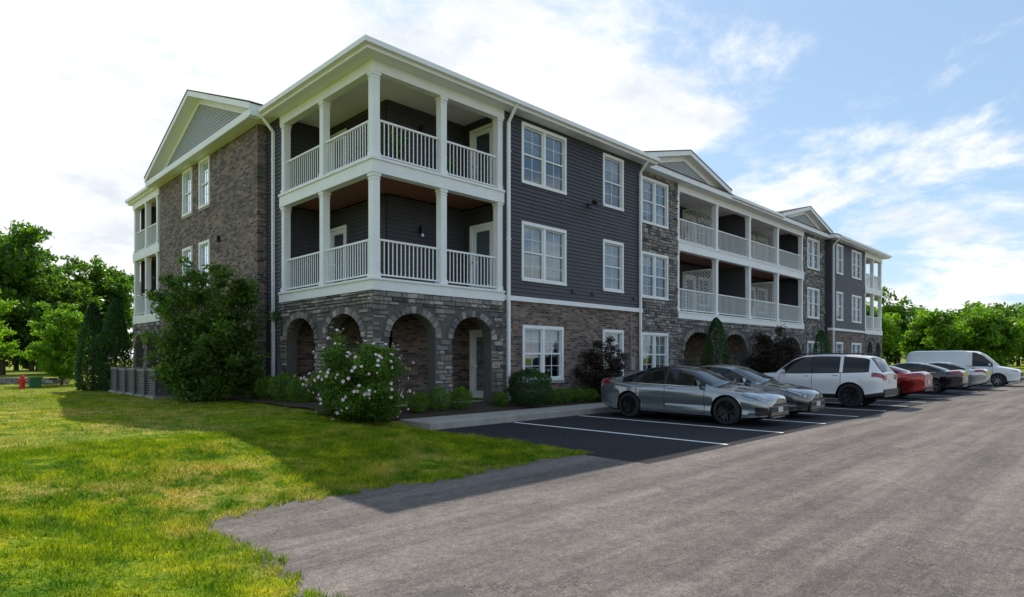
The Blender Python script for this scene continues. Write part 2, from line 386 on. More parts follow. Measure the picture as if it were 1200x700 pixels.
def archwall(F,u0,u1,z0,z1,arches,th=.35,o=0,k='mortar',seed=1,ub=None):
    us=[u0 if ub is None else ub]
    for A in arches:
        us+= [A[0]+(A[1]-A[0])*i/20 for i in range(21)]
    us.append(u1); us=sorted(set(us))
    for a,b in zip(us,us[1:]):
        if b-a<1e-5: continue
        m=(a+b)/2; A=next((A for A in arches if A[0]<m<A[1]),None)
        if A:
            za,zb=archz(a,A),archz(b,A)
            W_st.hexa([pt(F,a,o-th,za),pt(F,b,o-th,zb),pt(F,b,o,zb),pt(F,a,o,za),pt(F,a,o-th,z1),pt(F,b,o-th,z1),pt(F,b,o,z1),pt(F,a,o,z1)],k)
        else: fbox(W_st,F,a,b,o-th,o,z0,z1,k)
    stones(F,u0,u1,z0,z1,[],arches,o,seed)
    for i,A in enumerate(arches): voussoir(F,A,o,seed+i)

R=('x',0.0,1); L=('y',0.0,1); MD=('x',.4,1)
archwall(R,.0,4.6,Z0,3.4,[(.48,2.0,2.2,2.86),(2.6,4.12,2.2,2.86)],seed=5)
archwall(L,.0,5.3,Z0,3.4,[(.5,2.4,2.2,2.86),(3.05,4.95,2.2,2.86)],seed=9,ub=.3505)
BX,BY=1.6,1.8; EB=5.3; EU=4.6
for F,a,b in [(('x',BY,1),BX,EU),(('y',BX,1),BY,EB)]: wall(W_br,F,a,b,Z0,3.4,[],'brick')
wall(W_br,('x',EB,1),0.36,BX,Z0,3.4,[],'brick'); 
SW=('y',EU,1)
wall(W_br,SW,.36,BY,Z0,3.4,[(.45,1.4,F1,F1+2.1)],'brick')
for z in (F2,F3):
    zt=(F3-.35) if z==F2 else SF
    sided(W_sd,('x',BY,1),BX,EU,z,zt,[]); sided(W_sd,('y',BX,1),BY+.001,EB,z,zt,[(EB-1.15,EB-.2,z,z+2.1)])
    sided(W_sd,('x',EB,1),0.05,BX,z,zt,[]); sided(W_sd,SW,.02,BY,z,zt,[(.45,1.4,z,z+2.1)])
    door(('y',BX,1),EB-1.15,EB-.2,z); door(SW,.45,1.4,z)
    MISC.box(2.75,2.87,BY-.16,BY-.03,z+1.75,z+1.98,'black'); MISC.box(2.77,2.85,BY-.14,BY-.05,z+1.66,z+1.75,'lamp')
door(SW,.45,1.4,F1)
FL.box(.05,EU-.003,.05,BY,F2-.28,F2,'concrete'); FL.box(.05,BX,BY+.002,EB-.004,F2-.28,F2,'concrete')
FL.box(.05,EU-.003,.05,BY,F3-.3,F3,'woodsoffit'); FL.box(.05,BX,BY+.002,EB-.004,F3-.3,F3,'woodsoffit')
FL.box(.36,EU-.21,.36,BY,0,F1,'concrete'); FL.box(.36,BX,BY+.002,EB-.004,0,F1,'concrete')
FL.poly([(0,0,SF-.02),(EU,0,SF-.02),(EU,BY,SF-.02),(0,BY,SF-.02)],'white'); FL.poly([(0,BY,SF-.02),(BX,BY,SF-.02),(BX,EB,SF-.02),(0,EB,SF-.02)],'white')
for (z0,z1,o) in ((3.4,3.66,.06),(3.66,3.72,.1),(F3-.40,F3-.07,.05),(F3-.07,F3,.09)):
    fbox(TR,R,-o,EU+.03,-.2,o,z0+.001,z1,'white'); fbox(TR,L,.202,EB+.05,-.2,o,z0+.001,z1,'white')
for (z0,z1,o) in ((9.0,SF-.002,.04),):
    fbox(TR,R,-o,EU+.03,-.2,o,z0,z1,'white'); fbox(TR,L,.202,EB+.05,-.2,o,z0,z1,'white')
for z,zt in((F2,F3-.40),(F3,9.0)):
    for (x,y) in ((.1,.1),(2.3,.1),(4.5,.1),(.1,2.7),(.1,5.2)): post(x,y,z,zt)
    for a,b in ((.205,2.195),(2.405,4.395)): railing(R,a,b,-.1,z)
    for a,b in ((.205,2.595),(2.805,5.095)): railing(L,a,b,-.1,z)
wins=[(5.5,7.5,7.3,9.05),(9.75,10.85,7.3,9.05),(5.5,7.5,4.2,5.9),(9.75,10.85,4.2,5.9)]
w1=[(5.55,7.35,1.0,2.6),(9.75,10.85,1.0,2.6)]
wall(W_br,R,EU,12.2,Z0,3.45,w1,'brick'); sided(W_sd,R,EU,12.2,3.6,SF,wins)
fbox(TR,R,EU+.03,12.2,-.2,.07,3.45,3.6,'white')
for i,w in enumerate(wins+w1): window(R,*w,twin=(w[1]-w[0]>1.5),blind=[.5,.4,.9,1,.4,1][i])
for w in w1:
    fbox(W_br,R,w[0]-.15,w[1]+.15,.002,.05,w[2]-.18,w[2]-.092,'concrete')
fbox(W_sd,R,12.08,12.2,.0,.032,3.6,SF,'siding'); fbox(W_sd,R,EU,EU+.12,.0,.032,3.6,SF,'siding')
wall(W_sd,('y',12.2,-1),.0,.6,Z0,SF,[],'siding')
YB=17.0; YE=21.3
sided(W_sd,L,EB,6.4,Z0,SF,[])
LB=('y',-.3,1)
lw=[(12.75,13.7,7.5,9.15),(10.8,11.75,7.5,9.15),(12.75,13.7,4.3,6.0),(10.8,11.75,4.3,6.0),(12.75,13.7,1.0,2.6),(10.8,11.75,1.0,2.6)]
wall(W_br,LB,6.4,YB,Z0,9.4,lw,'brick',th=.3)
for w in lw: window(LB,*w,twin=False,blind=.6); fbox(W_br,LB,w[0]-.12,w[1]+.12,.002,.04,w[2]-.18,w[2]-.092,'concrete')
MISC.box(-.42,-.3,9.7,9.95,5.9,6.1,'black')
for z,zt in((F2,F3-.42),(F3,8.98)):
    for y in (YB+.4,YB+2.2,YE-.2): post(.1-.3,y,z,zt)
    for a,b in ((YB+.505,YB+2.095),(YB+2.305,YE-.305)): railing(L,a,b,.2,z)
    FL.box(-.25,1.8,YB+.02,YE-.02,z-.3,z,'woodsoffit')
    fbox(TR,L,YB+.01,YE,.1,.34,z-.4,z-.001,'white')
fbox(TR,L,YB+.01,YE,.1,.34,8.98,SF-.002,'white')
archwall(('y',-.3,1),YB+.02,YE,Z0,3.3,[(YB+.4,YB+1.95,2.1,2.8),(YB+2.5,YE-.35,2.1,2.8)],seed=31)
sided(W_sd,('y',1.8,1),YB,YE,Z0,SF,[])
W_sd.box(0,45,YE-.2,YE,Z0,SF,'siding'); W_sd.box(44.8,45,4.6,YE-.3,Z0,SF,'siding')
def stonebay(u0,u1,seed):
    wc=[(u0+.65,u0+2.5,7.25,8.95),(u0+.65,u0+2.5,4.2,5.9),(u0+.65,u0+2.5,1.0,2.6)]
    wall(W_st,MD,u0,u1,Z0,SF,wc,'mortar',.25)
    rc=[(w[0]-.09,w[1]+.09,w[2]-.09,w[3]+.11) for w in wc]
    stones(MD,u0,u1,Z0,SF,rc,[],0,seed)
    for i,w in enumerate(wc): window(MD,*w,twin=True,blind=[.9,.5,.6][i])
stonebay(12.2,15.6,41); stonebay(30.2,33.8,42)
PO=[15.7,19.3,22.9,26.5,30.1]
arch=[]
for a,b in zip(PO,PO[1:]): arch.append((a+.45,b-.45,2.0,2.85))
archwall(MD,15.6,30.2,Z0,3.4,arch,seed=50)
BK=('x',2.4,1)
wall(W_br,BK,15.6,30.2,Z0,3.4,[],'brick')
for z,zt in((F2,F3-.35),(F3,SF)):
    hol=[]
    for a in PO[:-1]: hol+= [(a+.5,a+1.45,z,z+2.1),(a+1.9,a+3.1,z+.75,z+2.1)]
    sided(W_sd,BK,15.6,30.2,z,zt,hol)
    for a in PO[:-1]:
        door(BK,a+.5,a+1.45,z); window(BK,a+1.9,a+3.1,z+.75,z+2.1,False,.7)
    for uu,s in((15.6,-1),(30.2,1)): sided(W_sd,('y',uu,s),.66,2.4,z,zt,[],th=.1)
    W_sd.box(22.84,22.96,.64,2.39,z,zt,'siding')
    for uu in (19.3,26.5):
        for i in range(-8,14):
            for sg in (1,-1):
                y0,y1=.75,2.2; h=1.9; zb=z+.1+i*.17
                p0=(y0,zb) if sg>0 else (y0,zb+(y1-y0)); p1=(y1,zb+(y1-y0)) if sg>0 else (y1,zb)
                (ya,za),(yb,zb2)=p0,p1
                lo,hi=z+.1,z+h+.3
                if max(za,zb2)<lo or min(za,zb2)>hi: continue
                def cl(p,q):
                    if p[1]<lo: t=(lo-p[1])/(q[1]-p[1]); return (p[0]+t*(q[0]-p[0]),lo)
                    if p[1]>hi: t=(hi-p[1])/(q[1]-p[1]); return (p[0]+t*(q[0]-p[0]),hi)
                    return p
                A=cl(p0,p1);B=cl(p1,p0); xo=.008*sg
                w=.022
                RL.hexa([(uu+xo-.004,A[0],A[1]-w),(uu+xo+.004,A[0],A[1]-w),(uu+xo+.004,A[0],A[1]+w),(uu+xo-.004,A[0],A[1]+w),
                         (uu+xo-.004,B[0],B[1]-w),(uu+xo+.004,B[0],B[1]-w),(uu+xo+.004,B[0],B[1]+w),(uu+xo-.004,B[0],B[1]+w)],'white')
        for y in (.72,2.22): RL.box(uu-.03,uu+.03,y-.03,y+.03,z,z+2.25,'white')
        RL.box(uu-.031,uu+.031,.75,2.19,z+2.2,z+2.26,'white')
    for x in PO: post(x,.52,z,F3-.42 if z==F2 else 8.98)
    for a,b in zip(PO,PO[1:]): railing(MD,a+.105,b-.105,-.12,z)
FL.box(15.61,30.19,.45,2.4,F2-.28,F2,'concrete'); FL.box(15.61,30.19,.45,2.4,F3-.3,F3,'woodsoffit'); FL.box(15.61,30.19,.76,2.4,0,F1,'concrete')
for (z0,z1,o) in ((3.4,3.66,.06),(3.66,3.72,.09),(F3-.42,F3-.07,.05),(F3-.07,F3,.08),(8.98,SF-.002,.04)):
    fbox(TR,MD,15.6,30.2,-.22,o,z0+.001,z1,'white')
fw=[(34.8,35.9,7.25,9.0),(37.9,39.8,7.25,9.0),(34.8,35.9,4.2,5.9),(37.9,39.8,4.2,5.9)]
f1=[(34.8,35.9,1.0,2.6),(37.9,39.8,1.0,2.6)]
wall(W_br,R,33.8,40.8,Z0,3.45,f1,'brick'); sided(W_sd,R,33.8,40.8,3.6,SF,fw); fbox(TR,R,33.8,40.8,-.2,.07,3.45,3.6,'white')
for w in fw+f1: window(R,*w,twin=(w[1]-w[0]>1.5),blind=.7)
W_sd.box(33.8,34.0,.201,.6,Z0,SF,'siding')
archwall(R,40.81,45,Z0,3.4,[(41.2,42.6,2.15,2.88),(43.2,44.6,2.15,2.88)],seed=60)
W_st.box(44.65,44.99,.36,4.6,Z0,3.4,'mortar')
sided(W_sd,('x',1.8,1),40.8,43.4,3.4,SF,[(41.5,42.4,F2,F2+2.1),(41.5,42.4,F3,F3+2.1)]); wall(W_br,('x',1.8,1),40.8,43.4,Z0,3.4,[],'brick')
W_sd.box(43.2,43.4,2.0,4.6,Z0,SF,'siding'); W_sd.box(43.41,45,4.4,4.59,3.41,SF,'siding'); W_sd.box(40.8,40.9,.2,1.8,3.41,SF,'siding')
for z,zt in((F2,F3-.42),(F3,8.98)):
    door(('x',1.8,1),41.5,42.4,z)
    for (x,y) in ((40.95,.1),(42.9,.1),(44.9,.1),(44.9,2.4),(44.9,4.3)): post(x,y,z,zt)
    railing(R,41.07,42.78,-.1,z); railing(R,43.02,44.78,-.1,z); railing(('y',45,-1),.215,2.285,-.1,z); railing(('y',45,-1),2.515,4.185,-.1,z)
    FL.box(40.91,44.95,.05,1.8,z-.3,z,'woodsoffit'); FL.box(43.41,44.95,1.81,4.39,z-.3,z,'woodsoffit')
for (z0,z1,o) in ((3.4,3.72,.06),(F3-.42,F3,.05),(8.98,SF-.002,.04)):
    fbox(TR,R,40.81,45+o,-.2,o,z0+.001,z1,'white'); fbox(TR,('y',45,-1),.202,4.6,-.2,o,z0+.001,z1,'white')
def eave(x0,x1,y0,y1): RF.box(x0,x1,y0,y1,SF,LIP,'white')
def hip(x0,x1,y0,y1,z=LIP+.003,s=.3,ov=.04,hipx=(1,1)):
    x0-=ov;x1+=ov;y0-=ov;y1+=ov
    w=min(x1-x0,y1-y0)/2; zt=z+.03+w*s
    RF.box(x0,x1,y0,y1,z,z+.03,'roof')
    if x1-x0>y1-y0:
        a=(x0+w*hipx[0],(y0+y1)/2,zt);b=(x1-w*hipx[1],(y0+y1)/2,zt); z+=.031
        RF.poly([(x0,y0,z),(x1,y0,z),b,a],'roof');RF.poly([(x1,y1,z),(x0,y1,z),a,b],'roof');RF.poly([(x0,y1,z),(x0,y0,z),a],'roof');RF.poly([(x1,y0,z),(x1,y1,z),b],'roof')
    else:
        a=((x0+x1)/2,y0+w,zt);b=((x0+x1)/2,y1-w,zt); z+=.031
        RF.poly([(x0,y0,z),(x1,y0,z),a],'roof');RF.poly([(x1,y0,z),(x1,y1,z),b,a],'roof');RF.poly([(x1,y1,z),(x0,y1,z),b],'roof');RF.poly([(x0,y1,z),(x0,y0,z),a,b],'roof')
RY=YE+.45
eave(-.45,12.65,-.45,RY); eave(12.651,33.349,-.05,RY); eave(33.35,45.45,-.45,RY)
hip(-.45,12.6,-.45,RY); hip(33.4,45.45,-.45,RY); hip(12.7,33.3,-.05,RY-.05,hipx=(0,0))
fbox(RF,R,-.57,12.66,.451,.57,LIP-.13,LIP+.0,'white'); fbox(RF,L,-.45,5.7,.451,.57,LIP-.13,LIP+.0,'white'); fbox(RF,L,17.7,RY,.451,.57,LIP-.13,LIP,'white')
fbox(RF,('x',0,1),19.9,26.0,.051,.17,LIP-.13,LIP,'white'); fbox(RF,R,34.2,45.57,.451,.57,LIP-.13,LIP,'white')
def gable(F,uc,half,zb,rise,oo,oi):
    zt=zb+rise; n=max(8,int(rise/.12))
    for i in range(n):
        a=i/n;b=(i+1)/n; ha=(half-.35)*(1-a);hb=(half-.35)*(1-b); za=zb+rise*a*.93; zc=zb+rise*b*.93
        RF.poly([pt(F,uc-ha,.03,za),pt(F,uc+ha,.03,za),pt(F,uc+hb,.012,zc),pt(F,uc-hb,.012,zc)],'siding_light')
        RF.poly([pt(F,uc-ha,.0,za),pt(F,uc+ha,.0,za),pt(F,uc+ha,.03,za),pt(F,uc-ha,.03,za)],'siding_light')
    for sg in (-1,1):
        e=(uc+sg*half)
        def slab(o0,o1,zo0,zo1,k,ex=0):
            p=[pt(F,uc,o0,zt+zo0),pt(F,uc,o1,zt+zo0),pt(F,e+sg*ex,o1,zb+zo0),pt(F,e+sg*ex,o0,zb+zo0),
               pt(F,uc,o0,zt+zo1),pt(F,uc,o1,zt+zo1),pt(F,e+sg*ex,o1,zb+zo1),pt(F,e+sg*ex,o0,zb+zo1)]
            RF.hexa(p,k)
        slab(-oi,oo,0,.17,'white'); slab(oo+.001,oo+.03,-.02,.175,'white'); slab(-oi,oo+.05,.176,.215,'roof',.04)
        slab(.031,.06,-.22,-.001,'white')
    fbox(RF,F,uc-half,uc+half,-.3,oo-.002,zb-.2,zb-.002,'white')
gable(('y',-.3,1),11.7,5.8,LIP+.02,2.15,.45,6.0)
fbox(RF,('y',-.3,1),6.0,17.4,.152,.45,SF+.0,LIP-.19,'white')
gable(('x',.3,1),15.9,3.9,LIP+.02,1.0,.35,5)
gable(('x',.3,1),30.0,3.9,LIP+.02,1.0,.35,5)
def spout(F,u,o,z0=.35,z1=9.35):
    fbox(TR,F,u-.045,u+.045,o,o+.08,z0,z1-.45,'white')
    a=pt(F,u,o+.04,z1-.45); b=pt(F,u,.51,z1+.02); TR.cyl(a,b,.05,.05,'white',6)
    for z in (2.5,5.3,8.0): fbox(TR,F,u-.07,u+.07,o-.002,o+.085,z,z+.03,'white')
spout(R,4.72,.105); spout(L,5.75,.03); spout(R,12.0,.05) 
spout(R,34.0,.05)
MISC.box(8.75,8.95,-.06,-.02,7.0,7.15,'black'); MISC.cyl((8.85,-.06,7.1),(8.85,-.3,7.16),.02,.02,'black'); 
MISC.hexa([(8.7,-.28,7.05),(9.0,-.28,7.05),(9.0,-.5,7.0),(8.7,-.5,7.0),(8.7,-.28,7.22),(9.0,-.28,7.22),(9.0,-.5,7.12),(8.7,-.5,7.12)],'black')
for (u,z) in ((9.0,3.9),(11.6,3.9),(7.9,3.9)): fbox(MISC,R,u,u+.16,.02,.07,z,z+.12,'siding')
MISC.box(11.3,11.55,-.14,0,1.2,1.7,'ac_lid'); MISC.cyl((11.42,-.06,1.7),(11.42,-.06,3.4),.02,.02,'ac_lid')
for nm,b in (('brick_walls',W_br),('siding_walls',W_sd),('stone_walls',W_st),('white_trim',TR),('balcony_railings',RL),('window_frames',WF),('window_glass',GL),('window_blinds',BL),('roof',RF),('balcony_floors',FL),('wall_fixtures',MISC)):
    b.obj(nm,BLD,recalc=(nm not in('window_glass','window_blinds')))
# ---------------------------------------------------------------- ground
def dist_asphalt(x,y):
    def rd(x0,x1,y0,y1):
        dx=np.maximum(np.maximum(x0-x,x-x1),0); dy=np.maximum(np.maximum(y0-y,y-y1),0)
        ins=np.minimum(np.minimum(x-x0,x1-x),np.minimum(y-y0,y1-y))
        return np.where((dx==0)&(dy==0),-ins,np.hypot(dx,dy))
    return np.minimum(rd(-6.55,75,-60,-7.05),rd(-.05,62,-8,-2.4))
def wob(x,y): return .08*np.sin(x*1.7+.5)+.05*np.sin(x*4.3+y*3.1)+.05*np.sin(y*2.3+1)+.05*np.sin(x*13+y*9)+.04*np.sin(x*27-y*19)
def gh(x,y):
    x=np.asarray(x,float);y=np.asarray(y,float)
    d=dist_asphalt(x,y); d2=d+wob(x,y)*np.where((x<-.3),1,0)
    s=np.clip(d2/3.5,0,1); s=s*s*(3-2*s)
    und=.05*np.sin(x*.35+1)*np.cos(y*.28)*np.clip(d/6,0,1)
    z=.015+.35*s+und+.012*np.sin(x*3.1)*np.sin(y*2.7)*np.clip(d,0,1)
    return np.where(d2<0,-.05,z)
def axis(lo,hi,fl,fh,st):
    a=list(np.arange(fl,fh,st)); x=fl;s=st
    pre=[]
    while x>lo: s*=1.35; x-=s; pre.append(x)
    post_=[]; x=a[-1]; s=st
    while x<hi: s*=1.35; x+=s; post_.append(x)
    return np.array(sorted(pre)+a+post_)
def gridmesh(name,xs,ys,mat,zf=gh,off=0):
    X,Y=np.meshgrid(xs,ys); Z=zf(X,Y)+off; nx,ny=len(xs),len(ys)
    V=np.stack([X,Y,Z],-1).reshape(-1,3)
    i=np.arange(nx-1)[None,:]+np.arange(ny-1)[:,None]*nx
    Fq=np.stack([i,i+1,i+nx+1,i+nx],-1).reshape(-1,4)
    me=bpy.data.meshes.new(name); me.from_pydata(V.tolist(),[],Fq.tolist()); me.materials.append(M[mat])
    me.polygons.foreach_set('use_smooth',[True]*len(me.polygons)); me.update()
    return link(bpy.data.objects.new(name,me))
xs=axis(-1500,1500,-14,3,.10); ys=axis(-1500,1500,-14,2,.10)
gridmesh('ground',xs,ys,'lawn')
def sheet(name,polys,mat,parent=None):
    b=MB()
    for p in polys: b.poly(p,mat)
    return b.obj(name,parent,recalc=False)
sheet('parking_lot',[[(-6.9,-60,0),(75,-60,0),(75,-6.7,0),(-6.9,-6.7,0)]],'asphalt')
sheet('parking_stalls',[[(-.3,-8.35,.004),(60,-8.35,.004),(60,-2.35,.004),(-.3,-2.35,.004)]],'asphalt2')
ln=[]
for i in range(20):
    x=2.6+2.65*i
    if x>55: break
    ln.append([(x-.055,-8.25,.008),(x+.055,-8.25,.008),(x+.055,-2.5,.008),(x-.055,-2.5,.008)])
sheet('parking_lines',ln,'line')
sw=MB()
x=.0
while x<58:
    sw.box(x+.006,x+1.5-.006,-2.25,-1.15,-.05,.165,'concrete'); x+=1.5
sw.box(.0,58,-2.40,-2.255,-.05,.17,'concrete')
o=sw.obj('sidewalk'); bv=o.modifiers.new('b','BEVEL'); bv.width=.015; bv.segments=2
gridmesh('mulch_bed',np.arange(-.9,46,.25),np.arange(-1.12,.1,.12),'mulch',off=.04)
gridmesh('mulch_bed',np.arange(-1.5,.1,.12),np.arange(-.3,9,.25),'mulch',off=.05)

def trimesh(name,V,k,mat,parent=None):
    n=len(V)//k; me=bpy.data.meshes.new(name)
    me.vertices.add(len(V)); me.vertices.foreach_set('co',V.astype(np.float32).ravel())
    me.loops.add(n*k); me.loops.foreach_set('vertex_index',np.arange(n*k,dtype=np.int32))
    me.polygons.add(n); me.polygons.foreach_set('loop_start',np.arange(0,n*k,k,dtype=np.int32)); me.polygons.foreach_set('loop_total',np.full(n,k,dtype=np.int32))
    me.materials.append(mat); me.update(calc_edges=True); me.validate()
    o=link(bpy.data.objects.new(name,me))
    if parent: o.parent=parent
    return o
def blades(name,rects,hmin,hmax,w):
    P=[];Wd=[]
    for (x0,x1,y0,y1,n,wm) in rects:
        p=np.stack([RNG.uniform(x0,x1,n),RNG.uniform(y0,y1,n)],-1)
        d=dist_asphalt(p[:,0],p[:,1])+wob(p[:,0],p[:,1])*(p[:,0]<-.3)
        ok=(d>-.04)&~((p[:,0]>-1.5)&(p[:,1]>-.3))&~((p[:,0]>-.9)&(p[:,1]>-1.15))&~((p[:,0]>-.05)&(p[:,1]>-2.5))
        P.append(p[ok]); Wd.append(np.full(ok.sum(),wm))
    P=np.concatenate(P); Wd=np.concatenate(Wd); n=len(P); z=np.maximum(gh(P[:,0],P[:,1]),0)-.005
    clump=np.clip(.5+.35*np.sin(P[:,0]*2.1+np.sin(P[:,1]*1.3)*2)*np.sin(P[:,1]*2.7)+.4*np.sin(P[:,0]*9+2*np.sin(P[:,1]*7))*np.sin(P[:,1]*8.3+P[:,0]),0,1.2)
    h=RNG.uniform(hmin,hmax,n)*(.45+1.05*clump); a=RNG.uniform(0,2*np.pi,n); ln_=h*RNG.uniform(.2,1.0,n); b=RNG.uniform(0,2*np.pi,n)
    base=np.stack([P[:,0],P[:,1],z],-1); side=np.stack([np.cos(a),np.sin(a),np.zeros(n)],-1)*(w*Wd*RNG.uniform(.6,1.3,n))[:,None]
    tip=base+np.stack([np.cos(b)*ln_,np.sin(b)*ln_,h],-1)
    V=np.stack([base-side,base+side,tip],1).reshape(-1,3)
    trimesh(name,V,3,M['blade'])
blades('grass',[(-12.5,0,-13,-2.4,420000,1),(-22,-1,-6,12,180000,1.3),(-30,-1,10,34,70000,1.8)],.02,.07,.0045)

# ---------------------------------------------------------------- foliage
def leafV(P,size):
    n=len(P); a=RNG.normal(size=(n,3)); a/=np.linalg.norm(a,axis=1)[:,None]
    c=RNG.normal(size=(n,3)); b=np.cross(a,c); b/=np.linalg.norm(b,axis=1)[:,None]
    s=size*RNG.uniform(.6,1.35,n)[:,None]
    return np.stack([P-a*s,P-b*s*.5,P+a*s,P+b*s*.5],1).reshape(-1,3)
def branchy(name,x,y,h,rad,leaf,n,size,seed,nbr=40,low=0.0,twigs=8,trunk=.1,tw=.30,sig=.05,stems=1,zlow=.04):
    """tree/shrub grown as limbs -> twigs -> leaf clusters"""
    r=np.random.default_rng(seed); z=float(gh(x,y)); e=empty(name); b=MB(); base=np.array([x,y,z])
    A=[];B=[];W=[]
    if stems==1: b.cyl((x,y,z-.15),(x,y,z+h*max(low,.1)*1.2),trunk,trunk*.8,'bark',9); b.cyl((x,y,z+h*max(low,.1)*1.2-.02),(x+.05*h*r.uniform(-1,1),y,z+h*.75),trunk*.8,trunk*.25,'bark',8)
    for i in range(nbr):
        f=(i+r.uniform(.0,1))/nbr
        hz=low+zlow+(1-low-zlow)*f
        q=(hz-low)/(1-low); env=math.sqrt(max(.02,1-((q-.48)/.56)**2))*(1 if q>.2 else .8)
        a=r.uniform(0,2*math.pi); rr=rad*env*(r.uniform(.25,1)**.5)*r.uniform(.82,1.12)
        end=base+np.array([rr*math.cos(a),rr*math.sin(a),h*hz*r.uniform(.94,1.03)])
        sh=h*(low*.9+max(0,hz-low)*r.uniform(.1,.55)) if stems==1 else 0.02
        st=base+np.array([0,0,sh]) if stems==1 else base+np.array([r.uniform(-.1,.1),r.uniform(-.1,.1),0])*rad
        mid=st*.5+end*.5+np.array([0,0,.06*h]); 
        if stems!=1: mid=st+(end-st)*np.array([.35,.35,.55])
        t0=trunk*(.35 if stems==1 else .6)
        b.cyl(st,mid,t0,t0*.6,'bark',6); b.cyl(mid,end,t0*.6,t0*.15,'bark',5)
        for k in range(twigs):
            t=r.uniform(.25,1.0); s=(1-t)**2*st+2*t*(1-t)*mid+t*t*end
            d=r.normal(size=3); d[2]=abs(d[2])*.5; od=(s-base)*np.array([1,1,.0]); on=np.linalg.norm(od)
            if on>1e-3: d+= .9*od/on
            d/=np.linalg.norm(d); l=tw*rad*r.uniform(.5,1.2)*(.6+.4*t)
            A.append(s); B.append(s+d*l+np.array([0,0,-.05*l])); W.append(l*(.4+t))
            if k%2==0: b.cyl(s,s+d*l*.8,t0*.15,t0*.05,'bark',4,False)
    A=np.array(A);B=np.array(B);W=np.array(W)
    idx=RNG.choice(len(A),n,p=W/W.sum()); t=RNG.uniform(.0,1.05,n)[:,None]
    P=A[idx]*(1-t)+B[idx]*t+RNG.normal(size=(n,3))*sig*rad*np.array([1,1,.75])
    P[:,2]=np.maximum(P[:,2],z+.04)
    trimesh('foliage',leafV(P,size),4,M[leaf],e); b.obj('limbs',e,recalc=False)
    return e,P
def ball(name,x,y,r,h,leaf='leaf_box',n=2600,size=.022):
    z=float(gh(x,y))+.03; e=empty(name)
    d=RNG.normal(size=(n,3)); d/=np.linalg.norm(d,axis=1)[:,None]
    ph=RNG.uniform(0,6,3); bump_=1+.07*np.sin(d[:,0]*7+ph[0])*np.sin(d[:,1]*6+ph[1])+.06*np.sin(d[:,2]*9+ph[2])
    P=d*(bump_*RNG.uniform(.78,1.05,n))[:,None]*np.array([r,r,h/2])+np.array([x,y,z+h/2])
    P[:,2]=np.maximum(P[:,2],z+RNG.uniform(0,.08,n))
    trimesh('foliage',leafV(P,size),4,M[leaf],e)
    b=MB(); 
    for i in range(6):
        a=i*1.05; b.cyl((x,y,z-.05),(x+r*.6*math.cos(a),y+r*.6*math.sin(a),z+h*.7),.015,.006,'bark',5)
    b.obj('stems',e,recalc=False)
def cone(name,x,y,r,h,n=9000,size=.035,tips=((0,0,1),)):
    z=float(gh(x,y)); e=empty(name); Vs=[]
    for (dx,dy,k) in tips:
        m=n//len(tips); t=RNG.uniform(0,1,m)**1.15; a=RNG.uniform(0,2*np.pi,m)
        prof=(1-t)**.5*(.7+.3*np.minimum(t/.15,1))
        rr=r*prof*(RNG.uniform(.75,1.06,m))*(1+.10*np.sin(a*5+t*9)+.07*np.sin(a*11-t*23))
        Vs.append(np.stack([x+dx+rr*np.cos(a),y+dy+rr*np.sin(a),z+.05+t*h*k],-1))
    P=np.concatenate(Vs); V=leafV(P,size); trimesh('foliage',V,4,M['leaf_dark'],e)
    b=MB()
    for (dx,dy,k) in tips: b.cyl((x+dx,y+dy,z-.1),(x+dx,y+dy,z+h*k*.85),.06,.01,'bark',7)
    b.obj('trunk',e,recalc=False)
for x,y,r,h in ((.95,-.62,.28,.54),(1.65,-.6,.32,.6),(2.4,-.6,.33,.62),(3.95,-.6,.25,.42),(6.0,-.75,.27,.45),(6.6,-.75,.30,.5),(7.3,-.75,.29,.46),(7.9,-.8,.28,.44),(10.2,-.8,.3,.5),(11.2,-.8,.3,.5),(13.5,-.8,.3,.5),(14.6,-.8,.3,.5)):
    ball('boxwood_shrub',x,y,r,h)
ball('evergreen_shrub',4.95,-.8,.66,1.15,'leaf_dark',9000,.028)
for x,y,r,h in ((-.75,7.2,.48,.85),(-.75,5.6,.46,.82),(-.75,4.5,.40,.72),(-.75,3.4,.46,.84),(-.7,2.5,.40,.7)):
    ball('boxwood_shrub',x,y,r,h,n=4000)
branchy('purple_leaf_shrub',8.75,-.8,2.25,.9,'leaf_purple',17000,.04,5,nbr=44,stems=5,trunk=.02,sig=.075,twigs=9)
branchy('purple_leaf_shrub',22.9,-.9,3.1,1.4,'leaf_purple',18000,.055,6,nbr=50,stems=5,trunk=.03,sig=.08,twigs=9)
cone('arborvitae_tree',16.6,-.9,.75,3.2,12000); cone('arborvitae_tree',29.4,-.9,.75,3.1)
cone('arborvitae_tree',-2.5,14.7,.66,3.6,28000,.038,((0,0,1),(-.62,.70,.96)))
rs,P_=branchy('rose_of_sharon_bush',-.95,-.95,1.85,1.12,'leaf',60000,.034,12,nbr=90,stems=6,trunk=.02,tw=.26,sig=.075,twigs=9)
fl=[]; r_=np.random.default_rng(5); cen=np.array([-.95,-.95,1.05])
rel=(P_-cen)/np.array([1.2,1.2,1.0]); dd=np.linalg.norm(rel,axis=1)
